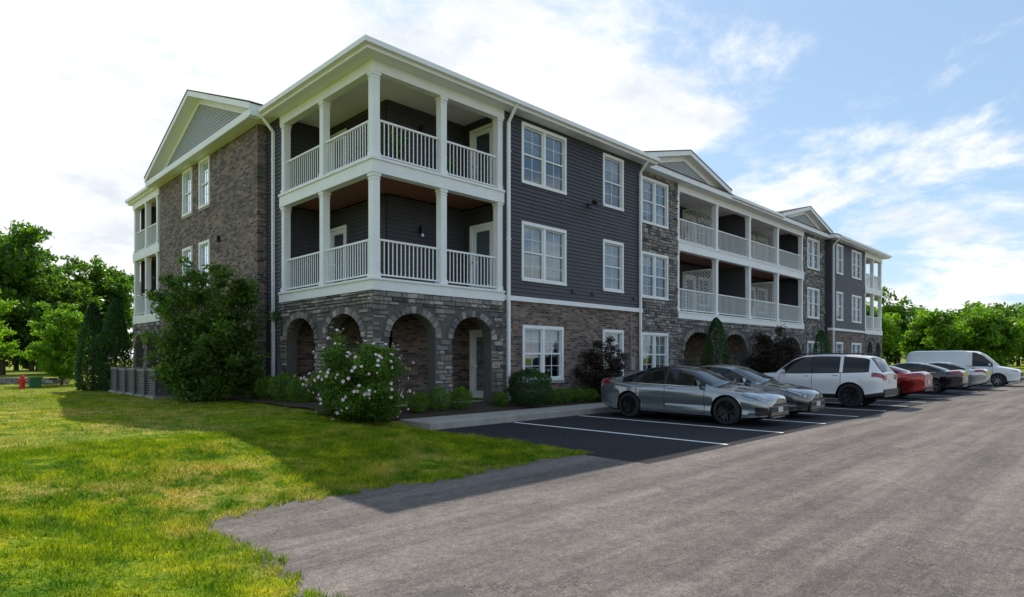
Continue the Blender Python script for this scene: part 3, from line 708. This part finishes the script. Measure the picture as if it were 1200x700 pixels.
# blossoms sit on the outermost leaves in every direction
dirs=rel/dd[:,None]
for k in range(420):
    d=r_.normal(size=3); d[2]=abs(d[2])*1.0-.35; d/=np.linalg.norm(d)
    c=dirs@d; cand=np.where(c>.985)[0]
    if len(cand)==0: continue
    p=P_[cand[np.argmax(dd[cand])]]+ (d*np.array([1.2,1.2,1.0]))*.02
    nrm=d+r_.normal(size=3)*.3; nrm/=np.linalg.norm(nrm)
    t=np.cross(nrm,[0,0,1.01]); t/=np.linalg.norm(t); b2=np.cross(nrm,t); s=.036*r_.uniform(.6,1.2)
    for j in range(5):
        a=j*1.257; dr=t*math.cos(a)+b2*math.sin(a); sd_=-t*math.sin(a)+b2*math.cos(a)
        fl+= [p,p+dr*s*.7-sd_*s*.45+nrm*.01,p+dr*s*1.15+nrm*.015,p+dr*s*.7+sd_*s*.45+nrm*.01]
trimesh('blossoms',np.array(fl),4,M['petal'],rs)
branchy('ornamental_tree',-2.1,5.9,4.15,1.75,'leaf',36000,.066,21,nbr=80,stems=4,trunk=.045,twigs=8,tw=.26,sig=.055)
branchy('deciduous_tree',-3.0,47.5,12.0,5.0,'leaf_tree',36000,.20,31,nbr=150,low=.10,trunk=.32,tw=.20,sig=.05,twigs=9)
branchy('deciduous_tree',4.0,51.5,10.2,4.0,'leaf_tree',26000,.19,32,nbr=120,low=.10,trunk=.28,tw=.22,sig=.05,twigs=9)
branchy('deciduous_tree',.6,47.0,7.6,3.6,'leaf',24000,.17,33,nbr=120,low=.03,trunk=.2,tw=.22,sig=.05,twigs=8)
branchy('deciduous_tree',-6.0,27.8,5.4,1.9,'leaf_bright',15000,.085,34,nbr=60,low=.1,trunk=.1,twigs=8)
branchy('deciduous_tree',-3.0,22.8,4.0,1.4,'leaf_bright',15000,.07,35,nbr=60,low=.03,trunk=.07,twigs=8)
def blobs(c,rad,nb,fr,seed):
    r=np.random.default_rng(seed); out=[]
    for i in range(nb):
        d=r.normal(size=3); d/=np.linalg.norm(d); q=r.uniform(.15,1)**.5
        p=np.array(c)+d*q*np.array(rad)*(1-fr*.75); out.append((p,fr*np.mean(rad)*r.uniform(.6,1.25)))
    return out
def crown(bl,n):
    w=np.array([b[1]**2 for b in bl]); idx=RNG.choice(len(bl),n,p=w/w.sum())
    C=np.array([b[0] for b in bl])[idx]; Rr=np.array([b[1] for b in bl])[idx]
    d=RNG.normal(size=(n,3)); d/=np.linalg.norm(d,axis=1)[:,None]
    return C+d*(Rr*RNG.uniform(.3,1.25,n)**.7)[:,None]*np.array([1,1,.8])
def treeline(name,p0,p1,n,h,depth,leaf,leaves,size,seed,nb=26):
    r=np.random.default_rng(seed); bl=[]; tb=MB()
    for i in range(n):
        t=(i+r.uniform(-.3,.3))/n; x=p0[0]+(p1[0]-p0[0])*t+r.uniform(-depth,depth); y=p0[1]+(p1[1]-p0[1])*t+r.uniform(-depth,depth)
        hh=h*r.uniform(.78,1.12); rd=hh*r.uniform(.34,.46)
        bl+=blobs((x,y,hh*.52),(rd,rd,hh*.5),nb,.26,seed+i); tb.cyl((x,y,0),(x,y,hh*.6),.25,.1,'bark',6)
    V=leafV(crown(bl,leaves),size); V[:,2]=np.maximum(V[:,2],0)
    e=empty(name); trimesh('foliage',V,4,M[leaf],e); tb.obj('trunks',e,recalc=False)
treeline('distant_trees',(70,24),(132,-46),48,8.6,3.5,'leaf_bright',150000,.26,100)
treeline('distant_trees',(95,42),(170,-55),44,12.0,5,'leaf_tree',90000,.38,200)
treeline('distant_trees',(-28,72),(28,60),30,8.5,4,'leaf_tree',60000,.30,300)
treeline('distant_trees',(-60,60),(-15,74),20,10,4,'leaf_tree',30000,.33,400)

w=MB(); p0=Vector((-14,34,0)); p1=Vector((-2.6,23.6,0)); d=(p1-p0).normalized(); nrm=Vector((-d.y,d.x,0)); Ltot=(p1-p0).length
for c in range(4):
    s=(c%2)*-.2
    while s<Ltot:
        a=p0+d*max(s,0); b=p0+d*min(s+.38,Ltot); z=.2+c*.12
        q=[a-nrm*.15,b-nrm*.15,b+nrm*.15,a+nrm*.15]
        if (b-a).length>.05: w.hexa([(v.x,v.y,z) for v in q]+[(v.x,v.y,z+.115) for v in q],'stone')
        s+=.4
w.obj('low_garden_wall')
def hydrant(x,y):
    z=float(gh(x,y)); e=empty('fire_hydrant',(x,y,z)); b=MB()
    prof=[(0,.16),(.05,.16),(.05,.1),(.4,.1),(.4,.13),(.44,.13),(.46,.11),(.54,.08),(.6,.03),(.64,.03)]
    for (a,r0),(c,r1) in zip(prof,prof[1:]):
        b.cyl((0,0,a),(0,0,c+1e-4),r0,r1,'red',14)
    b.cyl((-.17,0,.32),(.17,0,.32),.045,.045,'red',10); b.cyl((0,0,.32),(0,-.17,.32),.06,.06,'red',10)
    b.obj('barrel',e)
hydrant(-4.9,19.2)
ub=MB(); z=float(gh(-4.3,20.5)); ub.box(-4.5,-4.1,20.3,20.7,z,z+.4,'green'); ub.box(-4.54,-4.06,20.26,20.74,z+.401,z+.46,'green'); ub.obj('utility_box')
for i in range(5):
    y=8.5+i*1.22; x=-2.45; z=float(gh(x,y)); e=empty('air_conditioner_unit',(x,y,z)); b=MB()
    b.box(-.46,.46,-.46,.46,-.02,.07,'concrete'); b.box(-.40,.40,-.40,.40,.07,.15,'ac'); b.box(-.41,.41,-.41,.41,.86,.94,'ac_lid')
    for sx in(-1,1):
        for sy in(-1,1): b.box(sx*.40,sx*.36,sy*.40,sy*.36,.15,.86,'ac')
    b.box(-.365,.365,-.365,.365,.15,.86,'ac_coil')
    for k in range(9):
        zz=.19+k*.075; b.box(-.345,.345,-.39,-.375,zz,zz+.02,'ac_lid'); b.box(-.345,.345,.375,.39,zz,zz+.02,'ac_lid'); b.box(-.39,-.375,-.345,.345,zz,zz+.02,'ac_lid'); b.box(.375,.39,-.345,.345,zz,zz+.02,'ac_lid')
    b.cyl((0,0,.94),(0,0,.955),.32,.32,'black',20)
    b.obj('casing',e)
for (x,y,z,s) in ((1.2,.55,F3,.9),(3.4,1.2,F3,.8),(.6,1.6,F3,.7),(17.5,1.2,F3,.9),(24.5,1.2,F2,.9)):
    e=empty('potted_plant'); b=MB(); b.cyl((x,y,z),(x,y,z+.3),.11,.16,'terracotta',14); b.obj('pot',e)
    n=500; t=RNG.uniform(0,1,n)**.6; a=RNG.uniform(0,6.28,n); P=np.stack([x+.28*s*t*np.cos(a),y+.28*s*t*np.sin(a),z+.3+s*(.75*t+RNG.uniform(-.15,.15,n)*t)],-1)
    trimesh('foliage',leafV(P,.06),4,M['leaf'],e)

# ---------------------------------------------------------------- vehicles
def smoothcurve(pts,s,sig=.05):
    xs=np.array([p[0] for p in pts],float); ys=np.array([p[1] for p in pts],float)
    acc=0;wt=0
    for k in np.linspace(-2,2,9):
        g=math.exp(-k*k/2); acc=acc+g*np.interp(s+k*sig,xs,ys); wt+=g
    return acc/wt
def vehicle(name,x,y,rz,P,col,roofblack=False,rim='rim_dark'):
    L=P['L'];W=P['W']/2; paintm=paint('car_paint',col,P.get('metal',.5)) ; PK='p%d'%len(M); M[PK]=paintm
    e=empty(name,(x,y,.008),rz)
    brk=sorted(set(list(np.linspace(.0,L,int(L/.07)))+P['gl'][:]+[P['gl'][0]+1e-3]))
    S=np.array(brk); n=len(S)
    w=smoothcurve(P['w'],S,.03)*W; w[0]=P['w'][0][1]*W; w[-1]=P['w'][-1][1]*W
    zb=smoothcurve(P['zb'],S,.05); zr=smoothcurve(P['zr'],S,P.get('rs',.07)); zl=smoothcurve(P['zl'],S,.05)
    th=P.get('tumble',.42)
    H=[]
    for i in range(n):
        W_,B,Rf,Lo=w[i],zb[i],max(zr[i],zb[i]),zl[i]
        k=min(1,max(0,(Rf-B)/.10)); wr=W_-.07-th*(Rf-B); f=W_/W
        mid=Lo+(B-Lo)*.45
        dk=[(W_*.80,B+.012),(W_*.6,B+.03),(W_*.3,B+.042),(0,B+.046)]
        gr=[(wr,Rf-.055),(wr-.05,Rf-.02),(wr*.5,Rf+.012),(0,Rf+.02)]
        sec=[(0,Lo),(W_-.12,Lo),(W_-.03,Lo+.05),(W_-.015,Lo+.16),(W_-.04*f,mid-.06),(W_,mid+.06),(W_-.012,B-.16),(W_-.03,B-.05),(W_-.07,B)]
        sec+= [tuple(a*(1-k)+b*k for a,b in zip(q,r)) for q,r in zip(dk,gr)]
        H.append(sec)
    H=np.array(H); m=H.shape[1]
    mats=[PK,'carglass','black',PK if not roofblack else 'gloss_black']
    verts=[];faces=[];mi=[]
    for i in range(n):
        for j in range(m): verts.append((H[i,j,0],S[i]-L/2,H[i,j,1]))
        for j in range(m): verts.append((-H[i,j,0],S[i]-L/2,H[i,j,1]))
    g0,g1=P['gl'][0],P['gl'][-1]; pil=P['pillars']; ws0,ws1,rw0,rw1=P['screens']
    for i in range(n-1):
        sm=(S[i]+S[i+1])/2
        for sd in (0,1):
            for j in range(m-1):
                a=i*2*m+sd*m+j; b=a+1; c=a+2*m+1; d=a+2*m
                faces.append((a,b,c,d) if sd==0 else (d,c,b,a))
                t=0
                if j<=2: t=2 if P.get('clad',True) and j<=1 else 0
                if P.get('cladding') and j<=2: t=2
                hgt=min(zr[i]-zb[i],zr[i+1]-zb[i+1])
                if j==8 and g0<sm<g1 and hgt>.03:
                    t=1
                    for q in pil:
                        if q[0]<sm<q[1]: t=q[2]
                if j>=10 and (ws0<sm<ws1 or rw0<sm<rw1): t=1
                if j==9 and (ws0<sm<ws1): t=3 if roofblack else 0
                if j>=9 and ws1<=sm<=rw0: t=3
                mi.append(t)
    for i,rev in ((0,False),(n-1,True)):
        ring=[i*2*m+j for j in range(m)]+[i*2*m+m+j for j in range(m-2,0,-1)]
        faces.append(tuple(ring) if rev else tuple(reversed(ring))); mi.append(0)
    me=bpy.data.meshes.new('body'); me.from_pydata(verts,[],faces)
    for k in mats: me.materials.append(M[k])
    me.polygons.foreach_set('material_index',mi)
    bm=bmesh.new(); bm.from_mesh(me); bmesh.ops.remove_doubles(bm,verts=bm.verts,dist=1e-4); bmesh.ops.recalc_face_normals(bm,faces=bm.faces); bm.to_mesh(me); bm.free()
    body=link(bpy.data.objects.new('body',me)); body.parent=e
    wr_=P['wr']; axles=P['ax']; cut=MB()
    for a in axles:
        for sd in(-1,1):
            cut.cyl((sd*(W-.30),a-L/2,wr_+.0),(sd*(W+.2),a-L/2,wr_),wr_+.05,wr_+.05,'black',28)
    cm=bpy.data.meshes.new('cut'); cm.from_pydata(cut.v,[],cut.f)
    for k in mats: cm.materials.append(M[k])
    cm.polygons.foreach_set('material_index',[2]*len(cm.polygons))
    bm=bmesh.new(); bm.from_mesh(cm); bmesh.ops.recalc_face_normals(bm,faces=bm.faces); bm.to_mesh(cm); bm.free()
    co=link(bpy.data.objects.new('cut',cm)); co.parent=e
    md=body.modifiers.new('b','BOOLEAN'); md.operation='DIFFERENCE'; md.object=co; md.solver='EXACT'
    dg=bpy.context.evaluated_depsgraph_get(); nm=bpy.data.meshes.new_from_object(body.evaluated_get(dg)); body.modifiers.clear(); body.data=nm
    bpy.data.objects.remove(co)
    nm.polygons.foreach_set('use_smooth',[True]*len(nm.polygons)); nm.set_sharp_from_angle(angle=math.radians(30))
    def sf(s,t,sd,off):
        i=np.clip(np.searchsorted(S,s)-1,0,n-2); fs=(s-S[i])/(S[i+1]-S[i]); j=int(min(max(t,0),m-1.001)); ft=t-j
        def g(ii,jj): return np.array([H[ii,jj,0],S[ii]-L/2,H[ii,jj,1]])
        p=(g(i,j)*(1-ft)+g(i,j+1)*ft)*(1-fs)+(g(i+1,j)*(1-ft)+g(i+1,j+1)*ft)*fs
        du=(g(i,j+1)-g(i,j)); dv=(g(i+1,j)-g(i,j)); nn=np.cross(dv,du); l=np.linalg.norm(nn)
        nn=nn/l if l>1e-9 else np.array([1,0,0.]); 
        if nn[0]<0: nn=-nn
        p=p+nn*off; p[0]*=sd; return tuple(p)
    D=MB()
    def patch(s0,s1,t0,t1,off,k,ns=6,ntt=4,t0b=None,t1b=None):
        for sd in(-1,1):
            for a in range(ns):
                for b in range(ntt):
                    def q(ia,ib):
                        fa=ia/ns; s=s0+(s1-s0)*fa; lo=t0+((t0b if t0b is not None else t0)-t0)*fa; hi=t1+((t1b if t1b is not None else t1)-t1)*fa
                        return sf(s,lo+(hi-lo)*ib/ntt,sd,off)
                    D.poly([q(a,b),q(a+1,b),q(a+1,b+1),q(a,b+1)],k)
    for s in P['doors']: patch(s,s+.014,2.2,8.0,.003,'black',1,12)
    if len(P['doors'])>1: patch(P['doors'][0],P['doors'][-1],2.2,2.3,.003,'black',20,1)
    for s in P['handles']: patch(s,s+.19,6.75,6.95,.02,PK,2,1); patch(s+.01,s+.18,6.6,6.75,.004,'black',2,1)
    patch(g0+.05,g1-.1,7.95,8.04,.005,P.get('belt','chrome'),30,1)
    a,b,c,d=P['head']; patch(a,b,c,d,.006,'lamp',6,3,t0b=c+P.get('hsw',.5),t1b=d); patch(a,b+.04,c-.12,c,.007,'black',6,1,t0b=c+P.get('hsw',.5)-.1,t1b=c+P.get('hsw',.5))
    a,b,c,d=P['tail']; patch(a,b,c,d,.006,'taillight',6,3)
    ms,mz=P['mirror']
    wi=float(np.interp(ms,S,w))
    for sd in(-1,1):
        x0=sd*(wi-.06); x1=sd*(wi+.17); yy=ms-L/2
        D.hexa([(x0+sd*.05,yy-.03,mz),(x1-sd*.02,yy-.03,mz+.01),(x1-sd*.02,yy+.08,mz+.01),(x0+sd*.05,yy+.08,mz),
                (x0+sd*.07,yy-.02,mz+.13),(x1,yy-.0,mz+.14),(x1,yy+.08,mz+.14),(x0+sd*.07,yy+.08,mz+.13)],'gloss_black' if roofblack else PK)
        D.cyl((sd*(wi-.1),yy+.03,mz-.02),(x0+sd*.1,yy+.03,mz+.04),.025,.025,'black',6)
    wf=P['w'][0][1]*W; wrr=P['w'][-1][1]*W; yf=-L/2; yr=L/2
    def fpoly(pts,yy,off,k):
        f=[(px,yy,pz) for px,pz in pts]; bq=[(px,yy+off,pz) for px,pz in pts]
        D.poly(bq,k)
        for q in range(len(f)):
            r=(q+1)%len(f); D.poly([f[q],f[r],bq[r],bq[q]],k)
    for (pts,k,off) in P['front']: fpoly([(px*wf,pz) for px,pz in pts],yf+.004,-off,k)
    for (pts,k,off) in P['rear']: fpoly([(px*wrr,pz) for px,pz in pts],yr-.004,off,k)
    for q in P.get('patches',[]): patch(*q[:5],q[5])
    if P.get('rack'):
        for sd in(-1,1):
            xr=sd*(W-.07-th*.62-.08); z=P['rack']; D.cyl((xr,P['screens'][1]-L/2+.2,z),(xr,P['screens'][2]-L/2-.1,z),.02,.02,'black',8)
            for s in (P['screens'][1]+.25,P['screens'][2]-.2): D.cyl((xr,s-L/2,z-.07),(xr,s-L/2,z),.02,.02,'black',6)
    D.obj('details',e,recalc=False)
    for ai,a in enumerate(axles):
        for sd in(-1,1):
            T=MB(); r=wr_; wd=.22; cx=sd*(W-.02-wd/2)
            prof=[(-wd/2,r*.66),(-wd/2,r*.9),(-wd/2+.03,r*.985),(-wd/2+.06,r),(wd/2-.06,r),(wd/2-.03,r*.985),(wd/2,r*.9),(wd/2+.004,r*.72),(wd/2-.02,r*.71),(wd/2-.08,r*.66),(wd/2-.11,.0)]
            seg=36; base=len(T.v)
            for (px,pr) in prof:
                for q in range(seg):
                    an=2*math.pi*q/seg; T.v.append((cx+sd*px,a-L/2+pr*math.cos(an),r+pr*math.sin(an)))
            for pi in range(len(prof)-1):
                kk='rubber' if pi<7 else (rim if pi<9 else 'black')
                for q in range(seg):
                    q2=(q+1)%seg; T.f.append((base+pi*seg+q,base+pi*seg+q2,base+(pi+1)*seg+q2,base+(pi+1)*seg+q)); T.m.append(T.mi(kk))
            ns=P.get('spokes',10)
            for q in range(ns):
                an=2*math.pi*q/ns+ (.12 if q%2 else -.12)*P.get('pair',1)
                ca,sa=math.cos(an),math.sin(an); xo=cx+sd*(wd/2-.012); xi=cx+sd*(wd/2-.05)
                def pp(rad,off,xx): return (xx,a-L/2+ca*rad-sa*off,r+sa*rad+ca*off)
                T.hexa([pp(.04,-.022,xi),pp(r*.7,-.018,xi),pp(r*.7,.018,xi),pp(.04,.022,xi),pp(.04,-.018,xo-sd*.02),pp(r*.7,-.013,xo),pp(r*.7,.013,xo),pp(.04,.018,xo-sd*.02)],rim)
            T.cyl((cx+sd*(wd/2-.06),a-L/2,r),(cx+sd*(wd/2-.018),a-L/2,r),.06,.045,rim,14)
            T.obj('wheel',e,smooth=35)
    return e
SED=dict(L=4.90,W=1.84,metal=.65,w=[(0,.50),(.05,.66),(.14,.80),(.3,.91),(.6,.975),(1.0,1),(3.8,1),(4.3,.97),(4.6,.92),(4.8,.84),(4.90,.72)],
 zb=[(0,.60),(.06,.66),(.2,.73),(.5,.80),(1.1,.895),(1.45,.92),(2.2,.92),(3.2,.945),(4.0,.99),(4.5,1.05),(4.76,1.07),(4.90,.95)],
 zr=[(0,.5),(1.15,.86),(1.3,.95),(2.05,1.32),(2.35,1.40),(2.75,1.435),(3.2,1.40),(3.6,1.30),(4.28,1.07),(4.45,.9),(4.90,.8)],
 zl=[(0,.20),(.5,.16),(4.3,.18),(4.90,.34)],gl=[1.5,2.62,2.70,3.62,4.02],pillars=[(2.62,2.70,2),(3.62,3.66,2)],screens=(1.2,2.12,3.36,4.34),
 wr=.35,ax=(.94,3.77),doors=[1.5,2.64,3.52],handles=[2.38,3.32],head=(.08,.66,6.75,7.6),hsw=.45,tail=(4.45,4.88,6.3,7.9),mirror=(1.62,.95),
 front=[([(-1.2,.23),(1.2,.23),(1.05,.46),(.6,.53),(-.6,.53),(-1.05,.46)],'black',.03),([(-.28,.34),(.28,.34),(.28,.46),(-.28,.46)],'plate',.045)]+
  [([(-1.1,z),(1.1,z),(1.1,z+.012),(-1.1,z+.012)],'chrome',.034) for z in (.28,.32,.47)],
 patches=[(.04,.26,2.3,4.9,.008,'black')],
 rear=[([(-.9,.36),(.9,.36),(.8,.5),(-.8,.5)],'black',.02),([(-.24,.62),(.24,.62),(.24,.76),(-.24,.76)],'plate',.02),([(-1,.80),(1,.80),(.98,.88),(-.98,.88)],'taillight',.02)])
SUV=dict(L=4.82,W=1.94,metal=0.0,clad=True,cladding=True,tumble=.30,belt='black',w=[(0,.70),(.06,.80),(.2,.92),(.5,.98),(.9,1),(4.3,1),(4.6,.96),(4.75,.90),(4.82,.84)],
 zb=[(0,.92),(.12,.99),(.5,1.04),(1.3,1.10),(2.2,1.10),(3.6,1.14),(4.4,1.18),(4.7,1.16),(4.82,1.10)],
 zr=[(0,.5),(1.2,1.0),(1.32,1.12),(1.95,1.62),(2.25,1.73),(2.9,1.77),(3.8,1.75),(4.3,1.70),(4.48,1.62),(4.76,1.16),(4.82,1.0)],
 zl=[(0,.32),(.5,.26),(4.3,.28),(4.82,.38)],gl=[1.55,2.60,2.70,3.52,3.62,4.42],pillars=[(2.60,2.70,2),(3.52,3.62,0)],screens=(1.26,2.05,4.36,4.78),rs=.04,
 wr=.40,ax=(.95,3.86),doors=[1.52,2.64,3.56],handles=[2.36,3.30],head=(.03,.4,6.3,7.6),tail=(4.5,4.81,6.2,7.9),mirror=(1.66,1.12),rack=1.80,pair=0,spokes=7,
 front=[([(-.95,.72),(.95,.72),(.95,.90),(-.95,.90)],'black',.02),([(-.95,.38),(.95,.38),(.8,.55),(-.8,.55)],'black',.02)],
 rear=[([(-.98,.40),(.98,.40),(.98,.62),(-.98,.62)],'black',.05),([(-.22,.80),(.22,.80),(.22,.93),(-.22,.93)],'plate',.02),([(-.99,.92),(-.62,.92),(-.62,1.08),(-.99,1.08)],'taillight',.03),([(.62,.92),(.99,.92),(.99,1.08),(.62,1.08)],'taillight',.03)])
VAN=dict(L=5.7,W=2.02,metal=0.0,clad=False,tumble=.16,belt='black',w=[(0,.72),(.08,.84),(.3,.95),(.7,1),(5.4,1),(5.62,.97),(5.7,.94)],
 zb=[(0,.82),(.12,.95),(.7,1.08),(1.1,1.14),(2,1.15),(5.5,1.15),(5.7,1.12)],
 zr=[(0,.5),(.85,1.0),(1.0,1.16),(1.75,1.88),(2.1,2.05),(3,2.10),(5.3,2.08),(5.58,2.02),(5.68,1.8),(5.7,1.6)],
 zl=[(0,.32),(.5,.26),(5.3,.30),(5.7,.40)],gl=[1.25,2.25,2.35,5.4],pillars=[(2.25,2.35,0),(2.35,5.4,0)],screens=(.9,1.85,5.55,5.56),rs=.04,
 wr=.37,ax=(1.0,4.5),doors=[1.25,2.3,3.5],handles=[2.05,3.2],head=(.03,.35,6.0,7.5),tail=(5.5,5.69,5.2,7.5),mirror=(1.35,1.2),pair=0,spokes=8,
 front=[([(-.8,.58),(.8,.58),(.8,.80),(-.8,.80)],'black',.02),([(-.98,.34),(.98,.34),(.98,.5),(-.98,.5)],'black',.05)],
 rear=[([(-.98,.36),(.98,.36),(.98,.55),(-.98,.55)],'black',.05),([(-.8,1.25),(-.08,1.25),(-.08,1.8),(-.8,1.8)],'carglass',.01),([(.08,1.25),(.8,1.25),(.8,1.8),(.08,1.8)],'carglass',.01)])
PI=math.pi
vehicle('sedan_car',6.65,-5.15,0.0,SED,(.27,.29,.305),roofblack=True)
vehicle('sedan_car',9.35,-5.1,0.0,SED,(.12,.12,.12),rim='rim_light')
vehicle('suv_car',14.9,-5.55,PI,SUV,(.80,.80,.80))
vehicle('sedan_car',20.9,-5.4,PI,SED,(.30,.012,.012),rim='rim_light')
vehicle('sedan_car',26.4,-5.75,PI,SED,(.02,.022,.028),rim='rim_light')
vehicle('sedan_car',31.6,-5.9,PI,SED,(.42,.43,.44),rim='rim_light')
vehicle('cargo_van',38.2,-6.2,0.0,VAN,(.78,.78,.78),rim='rim_light')

# ---------------------------------------------------------------- light, sky
el=math.radians(47.4); sdx,sdy=.498,.867
sd=Vector((sdx*math.cos(el),sdy*math.cos(el),math.sin(el))).normalized()
sun=bpy.data.lights.new('sun','SUN'); sun.energy=5.0; sun.angle=math.radians(.5); sun.color=(1,.93,.81)
so=link(bpy.data.objects.new('sun',sun)); so.rotation_euler=(-sd).to_track_quat('-Z','Y').to_euler(); so.location=(0,0,40)
wd=bpy.data.worlds.new('World'); SC.world=wd; wd.use_nodes=True; nt=wd.node_tree; bg=nt.nodes['Background']
sky=N(nt,'ShaderNodeTexSky',sky_type='NISHITA'); sky.sun_disc=False; sky.sun_elevation=el; sky.sun_rotation=math.atan2(sdx,sdy); sky.dust_density=.6
tc=N(nt,'ShaderNodeTexCoord'); G=tc.outputs['Generated']; sp=N(nt,'ShaderNodeSeparateXYZ'); nt.links.new(G,sp.inputs[0])
zz=mth(nt,'ADD',mth(nt,'MAXIMUM',sp.outputs[2],0),.22)
cb=N(nt,'ShaderNodeCombineXYZ'); nt.links.new(mth(nt,'DIVIDE',sp.outputs[0],zz),cb.inputs[0]); nt.links.new(mth(nt,'DIVIDE',sp.outputs[1],zz),cb.inputs[1])
cn=noise(nt,cb.outputs[0],1.7,10,.62); cn.inputs['Distortion'].default_value=.25
dt=N(nt,'ShaderNodeVectorMath',operation='DOT_PRODUCT'); nt.links.new(G,dt.inputs[0]); dt.inputs[1].default_value=(.30,.93,.22)
near=N(nt,'ShaderNodeMapRange'); near.inputs[1].default_value=.62; near.inputs[2].default_value=.93; near.inputs[3].default_value=0; near.inputs[4].default_value=.20; nt.links.new(dt.outputs['Value'],near.inputs[0])
lowz=N(nt,'ShaderNodeMapRange'); lowz.inputs[1].default_value=.38; lowz.inputs[2].default_value=0.0; lowz.inputs[3].default_value=0; lowz.inputs[4].default_value=.13; nt.links.new(sp.outputs[2],lowz.inputs[0])
v=mth(nt,'ADD',mth(nt,'ADD',cn.outputs[0],near.outputs[0]),lowz.outputs[0])
mask=ramp(nt,[(.50,(0,0,0)),(.68,(1,1,1))],'EASE'); nt.links.new(v,mask.inputs[0])
cn2=noise(nt,cb.outputs[0],3,8,.6)
cc=ramp(nt,[(.32,(6.2,6.6,7.1)),(.56,(8.8,8.8,8.8))]); nt.links.new(cn2.outputs[0],cc.inputs[0])
skyc=mixc(nt,.42,sky.outputs[0],(4.2,6.3,8.6))
fin=mixc(nt,mask.outputs[0],skyc,cc.outputs[0]); nt.links.new(fin,bg.inputs[0]); bg.inputs[1].default_value=.132

cam=bpy.data.cameras.new('camera'); co=link(bpy.data.objects.new('camera',cam)); SC.camera=co
co.location=(-8.612,-13.715,1.65); co.rotation_euler=(math.radians(90),0,math.radians(45.2-90))
cam.sensor_width=36; cam.lens=21.75; cam.shift_y=.0583; cam.clip_end=4000; cam.clip_start=.1
SC.view_settings.view_transform='Standard'; SC.view_settings.look='None'; SC.view_settings.exposure=0
